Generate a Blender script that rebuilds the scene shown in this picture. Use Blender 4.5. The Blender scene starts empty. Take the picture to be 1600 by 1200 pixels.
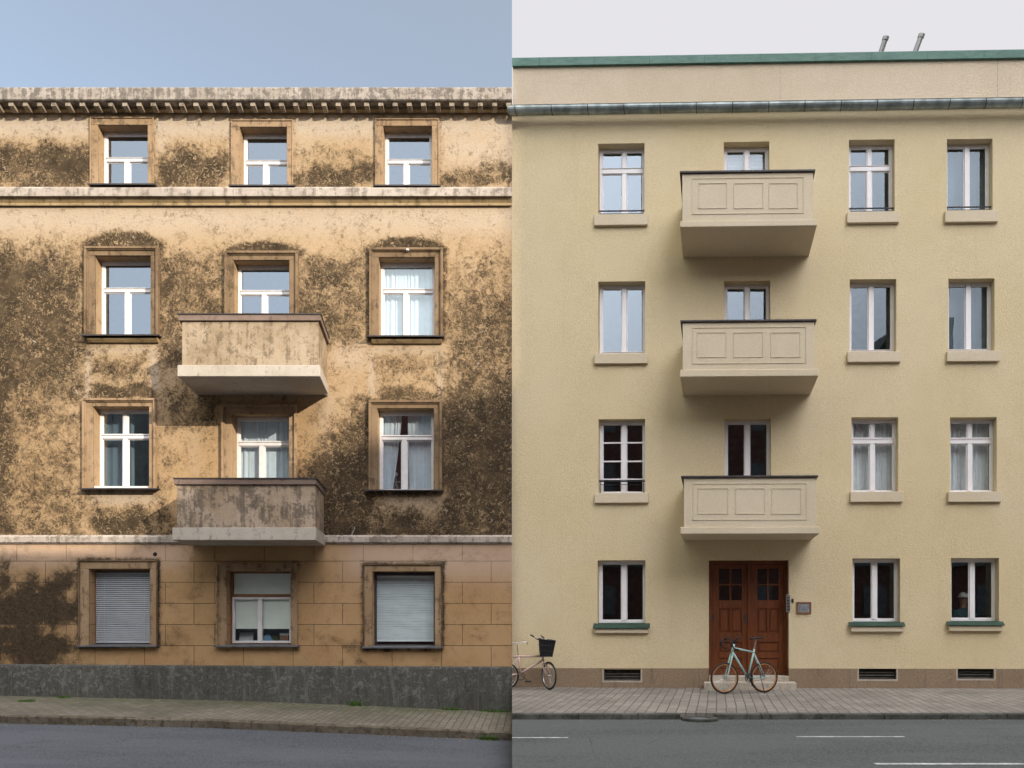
import bpy, bmesh, math, random
import numpy as np
from mathutils import Vector, Matrix
random.seed(7); rng = np.random.default_rng(5)
sc = bpy.context.scene; col = sc.collection
R = math.radians
# ---------------------------------------------------------------- camera
F = 1095.0; HY = 958.0; EYE = 1.6; D = 15.0; S = D / F
cd = bpy.data.cameras.new('camera'); cam = bpy.data.objects.new('camera', cd); col.objects.link(cam)
cd.sensor_width = 36; cd.lens = 36 * F / 1600; cd.shift_y = (HY - 600) / 1600
cd.clip_start = .1; cd.clip_end = 2000
cam.location = (0, 0, EYE); cam.rotation_euler = (R(90), 0, 0); sc.camera = cam
sc.view_settings.view_transform = 'Standard'; sc.view_settings.look = 'None'
sc.view_settings.exposure = .29; sc.view_settings.gamma = 1; sc.view_settings.use_curve_mapping = False
# ---------------------------------------------------------------- sky and sun
EL, AZ = R(21), R(134)
SUN = Vector((math.sin(AZ) * math.cos(EL), math.cos(AZ) * math.cos(EL), math.sin(EL)))
w = bpy.data.worlds.new('World'); sc.world = w; w.use_nodes = True
wt = w.node_tree; wn = wt.nodes; wl = wt.links
def wnode(t, **k):
    n = wn.new(t)
    for a, v in k.items(): setattr(n, a, v)
    return n
BGS = .15
sky = wnode('ShaderNodeTexSky', sky_type='NISHITA', sun_disc=False, sun_elevation=EL, sun_rotation=AZ)
geo = wnode('ShaderNodeTexCoord'); sep = wnode('ShaderNodeSeparateXYZ'); wl.new(geo.outputs['Generated'], sep.inputs[0])
dot = wnode('ShaderNodeVectorMath', operation='DOT_PRODUCT'); dot.inputs[1].default_value = SUN; wl.new(geo.outputs['Generated'], dot.inputs[0])
def wramp(a0, a1, b0, b1, src):
    m = wnode('ShaderNodeMapRange', interpolation_type='SMOOTHSTEP'); m.inputs[1].default_value = a0; m.inputs[2].default_value = a1
    m.inputs[3].default_value = b0; m.inputs[4].default_value = b1; wl.new(src, m.inputs[0]); return m.outputs[0]
dz_ = wnode('ShaderNodeVectorMath', operation='DOT_PRODUCT'); dz_.inputs[1].default_value = (-.36, -.5, .787); wl.new(geo.outputs['Generated'], dz_.inputs[0])
c1_ = wramp(.2, 1.0, 0, 1, dz_.outputs['Value']); c2_ = wnode('ShaderNodeMath', operation='POWER'); wl.new(c1_, c2_.inputs[0]); c2_.inputs[1].default_value = 1.6
c3_ = wnode('ShaderNodeMath', operation='MULTIPLY_ADD'); wl.new(c2_.outputs[0], c3_.inputs[0]); c3_.inputs[1].default_value = 5.6 / BGS; c3_.inputs[2].default_value = .66 / BGS
cl = c3_.outputs[0]                                                    # cloud sheet, brightest overhead and towards the street front
ve = wramp(-.5, .9, .175 / BGS, .40 / BGS, dot.outputs['Value'])        # thin veil over the clear half
def wscale(colr, fac):
    m = wnode('ShaderNodeVectorMath', operation='SCALE'); m.inputs[0].default_value = colr; wl.new(fac, m.inputs['Scale']); return m.outputs[0]
v3_ = wnode('ShaderNodeMath', operation='MULTIPLY_ADD'); wl.new(c2_.outputs[0], v3_.inputs[0]); v3_.inputs[1].default_value = .95 / BGS; wl.new(ve, v3_.inputs[2]); ve = v3_.outputs[0]
cloud = wscale((.985, .97, 1.01), cl); veil = wscale((1.0, .93, .72), ve)
add = wnode('ShaderNodeVectorMath', operation='ADD'); wl.new(sky.outputs[0], add.inputs[0]); wl.new(veil, add.inputs[1])
gt = wnode('ShaderNodeMath', operation='GREATER_THAN'); gt.inputs[1].default_value = 0; wl.new(sep.outputs['X'], gt.inputs[0])
mx = wnode('ShaderNodeMix', data_type='RGBA'); wl.new(gt.outputs[0], mx.inputs['Factor']); wl.new(add.outputs[0], mx.inputs['A']); wl.new(cloud, mx.inputs['B'])
bg = wn['Background']; wl.new(mx.outputs['Result'], bg.inputs[0]); bg.inputs[1].default_value = BGS
sl = bpy.data.lights.new('sun', 'SUN'); sl.energy = 4.8; sl.angle = R(.35); sl.color = (1, .9, .74)
so = bpy.data.objects.new('sun', sl); col.objects.link(so); so.rotation_euler = SUN.to_track_quat('Z', 'Y').to_euler()

# ---------------------------------------------------------------- materials
def newmat(name):
    m = bpy.data.materials.new(name); m.use_nodes = True
    nt = m.node_tree
    return m, nt, nt.nodes, nt.links, nt.nodes['Principled BSDF']
class G:                                              # little node-graph helper
    def __init__(s, name, rough=.8, spec=.3):
        s.m, s.nt, s.n, s.l, s.b = newmat(name)
        s.b.inputs['Roughness'].default_value = rough; s.b.inputs['Specular IOR Level'].default_value = spec
        g = s.n.new('ShaderNodeNewGeometry'); s.pos = g.outputs['Position']; s.nrm = g.outputs['Normal']
    def lk(s, a, b): s.l.new(a, b)
    def inp(s, sock, v):
        if isinstance(v, (int, float)): sock.default_value = v
        elif isinstance(v, tuple): sock.default_value = v if len(v) != 3 or sock.type != 'RGBA' else (*v, 1)
        else: s.l.new(v, sock)
    def mapv(s, scale=(1, 1, 1), loc=(0, 0, 0), src=None):
        n = s.n.new('ShaderNodeMapping'); n.inputs['Scale'].default_value = scale; n.inputs['Location'].default_value = loc
        s.l.new(src or s.pos, n.inputs[0]); return n.outputs[0]
    def noise(s, scale, detail=6, rough=.6, dist=0, vec=None, out='Fac'):
        n = s.n.new('ShaderNodeTexNoise'); n.inputs['Scale'].default_value = scale; n.inputs['Detail'].default_value = detail
        n.inputs['Roughness'].default_value = rough; n.inputs['Distortion'].default_value = dist
        s.l.new(vec or s.pos, n.inputs['Vector']); return n.outputs[out]
    def vor(s, scale, feature='F1', vec=None, out='Distance'):
        n = s.n.new('ShaderNodeTexVoronoi'); n.feature = feature; n.inputs['Scale'].default_value = scale
        s.l.new(vec or s.pos, n.inputs['Vector']); return n.outputs[out]
    def math(s, op, a, b=0, c=0):
        n = s.n.new('ShaderNodeMath'); n.operation = op
        for i, v in enumerate((a, b, c)): s.inp(n.inputs[i], v)
        return n.outputs[0]
    def ramp(s, v, a, b, c=0, d=1, mode='SMOOTHSTEP'):
        n = s.n.new('ShaderNodeMapRange'); n.interpolation_type = mode
        for i, q in enumerate((a, b, c, d)): n.inputs[i + 1].default_value = q
        s.inp(n.inputs[0], v); return n.outputs[0]
    def mix(s, f, a, b, blend='MIX'):
        n = s.n.new('ShaderNodeMix'); n.data_type = 'RGBA'; n.blend_type = blend
        s.inp(n.inputs['Factor'], f); s.inp(n.inputs['A'], a); s.inp(n.inputs['B'], b); return n.outputs['Result']
    def bump(s, h, dist=.01, strength=1):
        n = s.n.new('ShaderNodeBump'); n.inputs['Distance'].default_value = dist; n.inputs['Strength'].default_value = strength
        s.l.new(h, n.inputs['Height']); s.l.new(n.outputs[0], s.b.inputs['Normal'])
    def attr(s, name='stain'):
        n = s.n.new('ShaderNodeAttribute'); n.attribute_name = name
        q = s.n.new('ShaderNodeSeparateColor'); s.l.new(n.outputs['Color'], q.inputs[0]); return q.outputs[0], q.outputs[1], q.outputs[2]
    def done(s, c, rough=None):
        s.inp(s.b.inputs['Base Color'], c)
        if rough is not None: s.inp(s.b.inputs['Roughness'], rough)
        return s.m

def plain(name, c, rough=.6, var=.12, scale=6, metal=0, bumpd=0, bscale=60):
    g = G(name, rough); n = g.noise(scale, 5)
    c2 = tuple(x * (1 - var) for x in c); c3 = tuple(min(1, x * (1 + var)) for x in c)
    g.b.inputs['Metallic'].default_value = metal
    if bumpd: g.bump(g.noise(bscale, 4), bumpd)
    return g.done(g.mix(g.ramp(n, .3, .7), c2, c3))

def old_stucco():
    g = G('old_ochre_stucco', .92, .15); st, pale, orange = g.attr()
    big = g.noise(.9, 4, .55); med = g.noise(4.5, 8, .68, .5); fine = g.noise(17, 9, .72, 1.6); tiny = g.noise(70, 4, .7)
    grit = g.noise(42, 6, .78, .8)
    base = g.mix(g.ramp(big, .35, .65), (0.39, 0.257, 0.136), (0.429, 0.3, 0.176))
    base = g.mix(g.ramp(fine, .38, .66), base, (0.468, 0.359, 0.234))
    base = g.mix(g.math('MULTIPLY', pale, g.ramp(med, .2, .6, .5, 1)), base, (0.499, 0.421, 0.335))
    base = g.mix(g.math('MULTIPLY', orange, .7), base, (0.367, 0.215, 0.0897))
    c0 = lambda n, k: g.math('MULTIPLY', g.math('SUBTRACT', n, .5), k)
    flk = g.noise(8.5, 6, .62, 1.8)
    v = g.math('ADD', g.math('ADD', st, c0(med, 1.9)), g.math('ADD', c0(flk, 1.7), g.math('ADD', c0(fine, 1.3), c0(grit, .6))))
    worn = g.ramp(g.math('ADD', st, c0(med, 1.2)), 0, .75, 0, .5)
    halo = g.math('MAXIMUM', worn, g.ramp(v, -.1, .5, 0, .62))
    core = g.math('MULTIPLY', g.ramp(v, .20, .86, 0, 1), g.ramp(g.noise(2.6, 5, .6), .3, .6, .78, 1))
    mask = core
    c = g.mix(halo, base, (0.183, 0.117, 0.0585))
    dark = g.mix(g.ramp(g.noise(9, 6, .7), .35, .65), (.017, .0125, .007), (.046, .032, .018))
    c = g.mix(core, c, dark)
    # surviving curls of pale paint inside the dirty fields
    wv = g.n.new('ShaderNodeVectorMath'); wv.operation = 'MULTIPLY_ADD'; g.lk(g.noise(6, 4, .6, 0, None, 'Color'), wv.inputs[0]); wv.inputs[1].default_value = (.16, .16, .16); g.lk(g.pos, wv.inputs[2])
    bits = g.ramp(g.noise(7.5, 5, .62, 2.6, wv.outputs[0]), .565, .60); bits2 = g.ramp(g.noise(19, 4, .6, 4.0), .60, .64)
    keep = g.math('MULTIPLY', g.math('MAXIMUM', bits, g.math('MULTIPLY', bits2, .8)), g.math('MULTIPLY', g.ramp(core, .15, .5), g.ramp(g.noise(1.9, 6, .7), .36, .60, .05, .85)))
    c = g.mix(keep, c, (.37, .265, .155))
    # flakes of lost paint where grey render shows, and pin holes
    fl = g.math('MULTIPLY', g.ramp(g.noise(2.6, 9, .62, .8), .665, .69), g.ramp(fine, .42, .55))
    c = g.mix(fl, c, (.40, .345, .29))
    pin = g.ramp(g.vor(5.5), .018, .04, 1, 0)
    c = g.mix(g.math('MULTIPLY', pin, g.ramp(g.noise(3), .5, .56)), c, (.02, .015, .01))
    c = g.mix(g.ramp(tiny, .3, .7, 0, .22), c, (.12, .08, .05))
    h = g.math('ADD', g.math('MULTIPLY', fine, .7), g.math('ADD', g.math('MULTIPLY', tiny, .35), g.math('MULTIPLY', mask, -.25)))
    g.bump(h, .022, .9)
    return g.done(c)

def block_stucco():
    g = G('ruled_ground_floor_stucco', .9, .15); st, pale, orange = g.attr()
    sp = g.n.new('ShaderNodeSeparateXYZ'); g.lk(g.pos, sp.inputs[0])
    cb = g.n.new('ShaderNodeCombineXYZ'); g.lk(sp.outputs['X'], cb.inputs[0]); g.lk(g.math('ADD', sp.outputs['Z'], -.905 + 5 * .452), cb.inputs[1])
    br = g.n.new('ShaderNodeTexBrick'); g.lk(cb.outputs[0], br.inputs['Vector'])
    for k, v in (('Scale', 1), ('Mortar Size', .006), ('Mortar Smooth', .5), ('Brick Width', 1.06), ('Row Height', .452)): br.inputs[k].default_value = v
    br.offset = .42; br.inputs['Color1'].default_value = (.94, .94, .94, 1); br.inputs['Color2'].default_value = (1, 1, 1, 1)
    joint = br.outputs['Fac']
    med = g.noise(3.5, 8, .66, .4); fine = g.noise(16, 8, .7, 1.2)
    base = g.mix(g.ramp(g.noise(.8, 4), .35, .65), (.37, .22, .10), (.42, .27, .135))
    base = g.mix(1, base, br.outputs['Color'], 'MULTIPLY')
    base = g.mix(g.ramp(fine, .42, .7, 0, .45), base, (0.448, 0.312, 0.208))
    base = g.mix(g.math('MULTIPLY', pale, .8), base, (0.48, 0.36, 0.288))
    sc_ = g.n.new('ShaderNodeSeparateColor'); g.lk(br.outputs['Color'], sc_.inputs[0])
    v = g.math('ADD', st, g.math('MULTIPLY', g.math('SUBTRACT', med, .5), 2.6))
    v = g.math('ADD', v, g.math('MULTIPLY', g.math('SUBTRACT', fine, .5), 1.6))
    v = g.math('ADD', v, g.math('MULTIPLY', g.math('SUBTRACT', .97, sc_.outputs[0]), g.math('MULTIPLY', st, 9)))
    v = g.math('ADD', v, g.math('MULTIPLY', g.math('SUBTRACT', g.noise(45, 6, .78), .5), 1.5))
    mask = g.math('MAXIMUM', g.ramp(v, .25, .95, 0, .96), g.ramp(v, -.1, .7, 0, .45))
    c = g.mix(mask, base, g.mix(g.ramp(fine, .4, .6), (.022, .016, .010), (.062, .044, .028)))
    jn = g.math('MULTIPLY', joint, g.ramp(g.noise(2.2, 4), .32, .6, .06, .45))
    c = g.mix(jn, c, g.mix(mask, (0.16, 0.096, 0.056), (0.16, 0.124, 0.088)))
    h = g.math('ADD', g.math('MULTIPLY', fine, .5), g.math('MULTIPLY', joint, -1.2))
    g.bump(h, .012, .9)
    return g.done(c)

def stained(name, c1, c2, dark, amt=.5, scale=5, bd=.012, streak=True, attr=False):
    g = G(name, .9, .15)
    med = g.noise(scale, 8, .68, .4); fine = g.noise(scale * 5, 8, .7, 1)
    base = g.mix(g.ramp(g.noise(1.3, 5), .35, .65), c1, c2)
    v = g.math('ADD', med, g.math('MULTIPLY', g.math('SUBTRACT', fine, .5), .7))
    if streak:
        s = g.noise(1, 6, .7, .3, g.mapv((9, 9, .8)))
        v = g.math('ADD', v, g.math('MULTIPLY', g.math('SUBTRACT', s, .5), .8))
    t = .68 - .3 * amt
    c = g.mix(g.ramp(v, t, t + .16, 0, .85), base, dark)
    c = g.mix(g.ramp(fine, .3, .75, 0, .35), c, tuple(x * 1.25 for x in c2))
    g.bump(g.math('ADD', fine, g.math('MULTIPLY', g.noise(90, 3), .4)), bd, .8)
    return g.done(c)

def cream_stucco(name, c1, c2, bd=.011):
    g = G(name, .93, .1)
    big = g.noise(.45, 5, .6); med = g.noise(2.2, 6, .65); tiny = g.noise(36, 6, .8)
    sp = g.n.new('ShaderNodeSeparateXYZ'); g.lk(g.pos, sp.inputs[0])
    c = g.mix(g.ramp(big, .35, .65), c1, c2)
    c = g.mix(g.ramp(med, .35, .75, 0, .16), c, tuple(x * .8 for x in c1))
    c = g.mix(g.ramp(tiny, .34, .6, .30, 0), c, tuple(x * .55 for x in c1))
    stk = g.noise(1, 5, .6, .2, g.mapv((5, 5, .35)))
    c = g.mix(g.ramp(stk, .55, .8, 0, .14), c, (.36, .31, .22))
    g.bump(g.math('ADD', tiny, g.math('MULTIPLY', g.noise(25, 4), .5)), bd, .9)
    return g.done(c)

def granite(name, c1, c2, c3, bd=.01, joint=None, moss=0):
    g = G(name, .85, .25)
    sp1 = g.noise(38, 6, .8, .6); sp2 = g.noise(9, 8, .75, .8); big = g.noise(1.1, 5)
    c = g.mix(g.ramp(sp1, .38, .6), c1, c2); c = g.mix(g.ramp(sp2, .5, .62, 0, .8), c, c3)
    stv = g.noise(1, 6, .7, .3, g.mapv((7, 7, 1.2)))
    c = g.mix(g.ramp(big, .35, .7, 0, .4), c, c1)
    c = g.mix(g.ramp(stv, .52, .72, 0, .5), c, c3); c = g.mix(g.ramp(stv, .46, .3, 0, .55), c, tuple(x * .55 for x in c1))
    h = g.math('ADD', sp1, sp2)
    if joint:
        sx = g.n.new('ShaderNodeSeparateXYZ'); g.lk(g.pos, sx.inputs[0])
        fr = g.math('ABSOLUTE', g.math('SUBTRACT', g.math('FRACT', g.math('MULTIPLY', sx.outputs['X'], 1 / joint)), .5))
        j = g.ramp(fr, .004, .009, 1, 0); c = g.mix(g.math('MULTIPLY', j, .6), c, (.14, .13, .11)); h = g.math('SUBTRACT', h, j)
    if moss:
        sx = g.n.new('ShaderNodeSeparateXYZ'); g.lk(g.pos, sx.inputs[0])
        low = g.ramp(sx.outputs['Z'], -.45, .25, 1, 0)
        c = g.mix(g.math('MULTIPLY', low, g.ramp(sp2, .46, .64, 0, .45)), c, (.03, .045, .012))
    g.bump(h, bd, .8)
    return g.done(c)

def asphalt(name, tint):
    g = G(name, .88, .25)
    a = g.noise(32, 8, .95); b = g.noise(.55, 5, .6, .2, g.mapv((.35, 1.6, 1))); p = g.vor(85)
    c = g.mix(g.ramp(a, .40, .60), tuple(x * .38 for x in tint), tuple(x * 1.75 for x in tint))
    c = g.mix(g.ramp(b, .38, .62, 0, .5), c, tuple(x * 1.6 for x in tint)); c = g.mix(g.ramp(g.noise(3.5, 8, .75, .5), .56, .70, 0, .5), c, tuple(x * .45 for x in tint))
    c = g.mix(g.ramp(p, .05, .28, .5, 0), c, tuple(x * 2.9 for x in tint))
    crack = g.ramp(g.vor(.9, 'DISTANCE_TO_EDGE', g.mix(.06, g.pos, g.noise(3, 6, .6, 0, None, 'Color'))), .002, .006, 1, 0)
    c = g.mix(g.math('MULTIPLY', crack, g.ramp(g.noise(.6), .5, .6, 0, .45)), c, (.012, .012, .013))
    g.bump(a, .006, .8)
    return g.done(c)

def pavers(name, shear, c1, c2, mort, bw, rh, green=0):
    g = G(name, .85, .2)
    sp = g.n.new('ShaderNodeSeparateXYZ'); g.lk(g.pos, sp.inputs[0])
    cb = g.n.new('ShaderNodeCombineXYZ'); g.lk(sp.outputs['Y'], cb.inputs[0])
    wob = g.math('MULTIPLY', g.math('SUBTRACT', g.noise(1.6, 3), .5), .05)
    g.lk(g.math('ADD', g.math('SUBTRACT', sp.outputs['X'], g.math('MULTIPLY', sp.outputs['Y'], shear)), wob), cb.inputs[1])
    br = g.n.new('ShaderNodeTexBrick'); g.lk(cb.outputs[0], br.inputs['Vector'])
    for k, v in (('Scale', 1), ('Mortar Size', .0085), ('Mortar Smooth', .2), ('Brick Width', bw), ('Row Height', rh), ('Bias', -.1)): br.inputs[k].default_value = v
    br.offset = .5; br.inputs['Color1'].default_value = (*c1, 1); br.inputs['Color2'].default_value = (*c2, 1); br.inputs['Mortar'].default_value = (*mort, 1)
    n = g.noise(30, 6, .8); big = g.noise(.8, 6, .65); fine = g.noise(6, 6, .7)
    c = g.mix(g.ramp(n, .35, .7, 0, .45), br.outputs['Color'], tuple(x * 1.4 for x in c2))
    c = g.mix(g.ramp(big, .4, .66, 0, .5), c, tuple(x * .5 for x in c1))
    c = g.mix(g.ramp(fine, .55, .75, 0, .4), c, tuple(x * .45 for x in c1))
    if green:
        wall = g.ramp(sp.outputs['Y'], 13.4, 14.9, 0, 1)
        c = g.mix(g.math('MULTIPLY', wall, g.ramp(fine, .42, .62, .1, .8)), c, (.07, .085, .03))
    g.bump(g.math('SUBTRACT', g.math('MULTIPLY', n, .4), g.math('MULTIPLY', br.outputs['Fac'], 1.4)), .008, .9)
    return g.done(c)

def glass(name, refl, tint, gc=(.80, .91, 1), bumpy=.0012):
    m, nt, n, l, b = newmat(name); n.remove(b)
    gl = n.new('ShaderNodeBsdfGlossy'); gl.inputs['Roughness'].default_value = .0; gl.inputs['Color'].default_value = (*gc, 1)
    tr = n.new('ShaderNodeBsdfTransparent'); tr.inputs[0].default_value = (*tint, 1)
    mx = n.new('ShaderNodeMixShader'); mx.inputs[0].default_value = refl
    l.new(tr.outputs[0], mx.inputs[1]); l.new(gl.outputs[0], mx.inputs[2]); l.new(mx.outputs[0], n['Material Output'].inputs[0])
    ge = n.new('ShaderNodeNewGeometry'); no = n.new('ShaderNodeTexNoise'); no.inputs['Scale'].default_value = 1.4; no.inputs['Detail'].default_value = 2
    l.new(ge.outputs['Position'], no.inputs['Vector']); bp = n.new('ShaderNodeBump'); bp.inputs['Distance'].default_value = bumpy * 10; bp.inputs['Strength'].default_value = .08
    l.new(no.outputs['Fac'], bp.inputs['Height']); l.new(bp.outputs[0], gl.inputs['Normal'])
    return m

def wood(name, c1, c2):
    g = G(name, .42, .5)
    n = g.noise(1, 8, .65, .6, g.mapv((38, 38, 2.4))); big = g.noise(1.5, 4)
    c = g.mix(g.ramp(n, .3, .72), c1, c2); c = g.mix(g.ramp(big, .35, .7, 0, .4), c, tuple(x * .6 for x in c1))
    g.bump(n, .002, .5)
    return g.done(c)

def copper(name, c1, c2):
    g = G(name, .6, .4); n = g.noise(4, 7, .7, .4, g.mapv((1, 1, 3)))
    c = g.mix(g.ramp(n, .35, .65), c1, c2)
    sx = g.n.new('ShaderNodeSeparateXYZ'); g.lk(g.pos, sx.inputs[0])
    fr = g.math('ABSOLUTE', g.math('SUBTRACT', g.math('FRACT', g.math('MULTIPLY', sx.outputs['X'], 1 / 1.18)), .5))
    c = g.mix(g.ramp(fr, .004, .01, .55, 0), c, (.03, .06, .04))
    return g.done(c)

def brickwall(name, c1, c2):
    g = G(name, .9, .1)
    sp = g.n.new('ShaderNodeSeparateXYZ'); g.lk(g.pos, sp.inputs[0])
    cb = g.n.new('ShaderNodeCombineXYZ'); g.lk(g.math('ADD', sp.outputs['X'], sp.outputs['Y']), cb.inputs[0]); g.lk(sp.outputs['Z'], cb.inputs[1])
    br = g.n.new('ShaderNodeTexBrick'); g.lk(cb.outputs[0], br.inputs['Vector'])
    for k, v in (('Scale', 1), ('Mortar Size', .01), ('Brick Width', .25), ('Row Height', .08)): br.inputs[k].default_value = v
    br.inputs['Color1'].default_value = (*c1, 1); br.inputs['Color2'].default_value = (*c2, 1); br.inputs['Mortar'].default_value = (.2, .17, .15, 1)
    return g.done(br.outputs['Color'])

M = {}
M['stucco'] = old_stucco(); M['block'] = block_stucco()
M['rim_stone'] = stained('brown_window_surround_stone', (0.152, 0.1, 0.06), (0.216, 0.148, 0.088), (0.048, 0.0336, 0.0208), .6, 4, .006)
M['rim_pale'] = stained('pale_window_surround_stone', (0.264, 0.176, 0.1), (0.336, 0.232, 0.144), (0.072, 0.0496, 0.032), .62, 5, .006)
M['white_stone'] = stained('whitened_fascia_stone', (.33, .28, .24), (.43, .375, .325), (.10, .08, .06), .7, 6, .01)
M['rough_stone'] = stained('rough_cornice_stone', (0.288, 0.244, 0.204), (0.416, 0.368, 0.32), (0.064, 0.052, 0.044), .86, 7, .03)
M['bracket'] = stained('weathered_bracket_stone', (0.24, 0.192, 0.136), (0.352, 0.296, 0.232), (0.064, 0.048, 0.032), .6, 7, .01)
M['moulding'] = stained('ochre_moulding', (0.272, 0.192, 0.096), (0.352, 0.256, 0.144), (0.08, 0.056, 0.032), .6, 5, .006)
M['bal_up'] = stained('ochre_balcony_render', (.27, .20, .125), (.40, .315, .225), (.10, .07, .04), .66, 6, .016)
M['bal_low'] = stained('dirty_balcony_render', (.32, .23, .145), (.42, .33, .25), (0.056, 0.044, 0.0336), .78, 4, .016)
M['slab_up'] = stained('pale_balcony_slab', (0.368, 0.32, 0.264), (0.448, 0.4, 0.344), (0.16, 0.128, 0.096), .3, 8, .01)
M['slab_low'] = stained('weathered_balcony_slab', (0.4, 0.352, 0.296), (0.464, 0.416, 0.36), (0.104, 0.088, 0.064), .35, 8, .01)
M['coping_old'] = stained('brown_balcony_coping', (0.16, 0.112, 0.088), (0.216, 0.16, 0.132), (0.064, 0.044, 0.036), .4, 6, .006)
M['plinth_old'] = granite('dark_granite_plinth', (.048, .046, .040), (.12, .118, .106), (.22, .22, .205), .02, 1.42, 1)
M['plinth_new'] = granite('brown_granite_plinth', (.20, .14, .09), (.31, .235, .165), (.26, .17, .11), .003, 1.6)
M['cream'] = cream_stucco('cream_stucco', (.655, .54, .335), (.68, .57, .38))
M['beige'] = cream_stucco('beige_attic_stucco', (.57, .475, .355), (.62, .52, .40))
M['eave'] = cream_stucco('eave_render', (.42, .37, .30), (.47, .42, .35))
M['balc'] = cream_stucco('pale_balcony_stucco', (.60, .51, .37), (.64, .55, .42), .003)
M['white'] = plain('white_window_paint', (.78, .76, .78), .4, .04, 3)
M['white_old'] = plain('white_old_window_paint', (.66, .64, .64), .45, .07, 9)
M['curtain'] = plain('net_curtain', (.78, .8, .84), .9, .05, 8)
M['net'] = plain('grey_net_curtain', (.16, .20, .235), .9, .05, 4)
M['blind'] = plain('venetian_blind_metal', (.38, .40, .43), .4, .05, 3)
M['roller'] = plain('roller_blind_cloth', (.84, .86, .78), .9, .04, 3)
M['glassL'] = glass('window_glass_clear_sky', .33, (.6, .68, .72), (.66, .78, 1))
M['glassL2'] = glass('window_glass_low_reflection', .26, (.8, .86, .88))
M['glassR'] = glass('window_glass_cloudy', .125, (.82, .85, .85), (.74, .88, 1))
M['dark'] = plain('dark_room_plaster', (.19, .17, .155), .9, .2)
M['metal_dark'] = plain('dark_sheet_metal', (.05, .042, .042), .5, .3, 5, 0, .002, 20)
M['metal_grey'] = plain('grey_sheet_metal', (.30, .32, .35), .45, .2, 8, .3)
M['sill_grey'] = plain('dull_grey_sill', (.10, .105, .115), .6, .3, 6)
M['louvre'] = plain('vent_louvre_paint', (.075, .07, .06), .6, .3)
M['rail'] = plain('black_rail_paint', (.012, .013, .016), .4, .2)
M['zinc'] = plain('grey_zinc_gutter', (.25, .29, .29), .38, .35, 4, .6, .002, 9)
M['copper'] = copper('green_copper', (.05, .125, .10), (.085, .18, .145))
M['copper2'] = copper('dark_green_sheet', (.010, .032, .021), (.020, .055, .035))
M['edge_dark'] = stained('blackened_surround_edge', (.09, .06, .035), (.2, .135, .08), (.03, .022, .014), .7, 6, .02)
M['blind_skylit'] = plain('skylit_blind_slats', (.80, .84, .86), .5, .05, 3)  # slats lightened in colour to stand for sky light on this blind
M['glassR2'] = glass('window_glass_over_curtains', .10, (.88, .92, .92))
M['wood'] = wood('varnished_red_brown_wood', (.095, .022, .005), (.21, .060, .013))
M['wood2'] = wood('brown_sill_wood', (.16, .07, .03), (.25, .12, .055))
M['step'] = granite('pale_step_stone', (.38, .33, .27), (.48, .43, .36), (.33, .28, .22), .003)
M['steel'] = plain('brushed_steel', (.3, .3, .3), .35, .1, 20, .8)
M['asphaltL'] = asphalt('blue_grey_asphalt', (.066, .072, .084)); M['asphaltR'] = asphalt('grey_asphalt', (.066, .071, .073))
M['paveL'] = pavers('worn_clinker_pavers', .03, (.135, .12, .095), (.19, .17, .14), (.022, .02, .014), .26, .135, 1)
M['paveR'] = pavers('grey_clinker_pavers', .292, (.19, .175, .155), (.25, .23, .205), (.028, .026, .022), .38, .165)
M['kerbL'] = stained('rough_kerb_granite', (.11, .09, .065), (.17, .145, .115), (.03, .026, .014), .7, 8, .03, False)
M['kerbR'] = stained('grey_kerb_granite', (.055, .058, .05), (.12, .12, .11), (.018, .022, .014), .65, 7, .02, False)
M['earth'] = plain('bare_ground', (.08, .075, .06), .95, .3, .5)
M['paint'] = plain('worn_white_road_paint', (.42, .43, .43), .8, .35, 14)
M['brick'] = brickwall('dark_red_brick', (.17, .05, .035), (.22, .07, .05))
M['towerwall'] = plain('grey_tower_concrete', (.25, .25, .24), .9, .2, .3)
M['tile'] = plain('roof_tiles_dark', (.06, .065, .06), .8, .3, 3)

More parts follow.
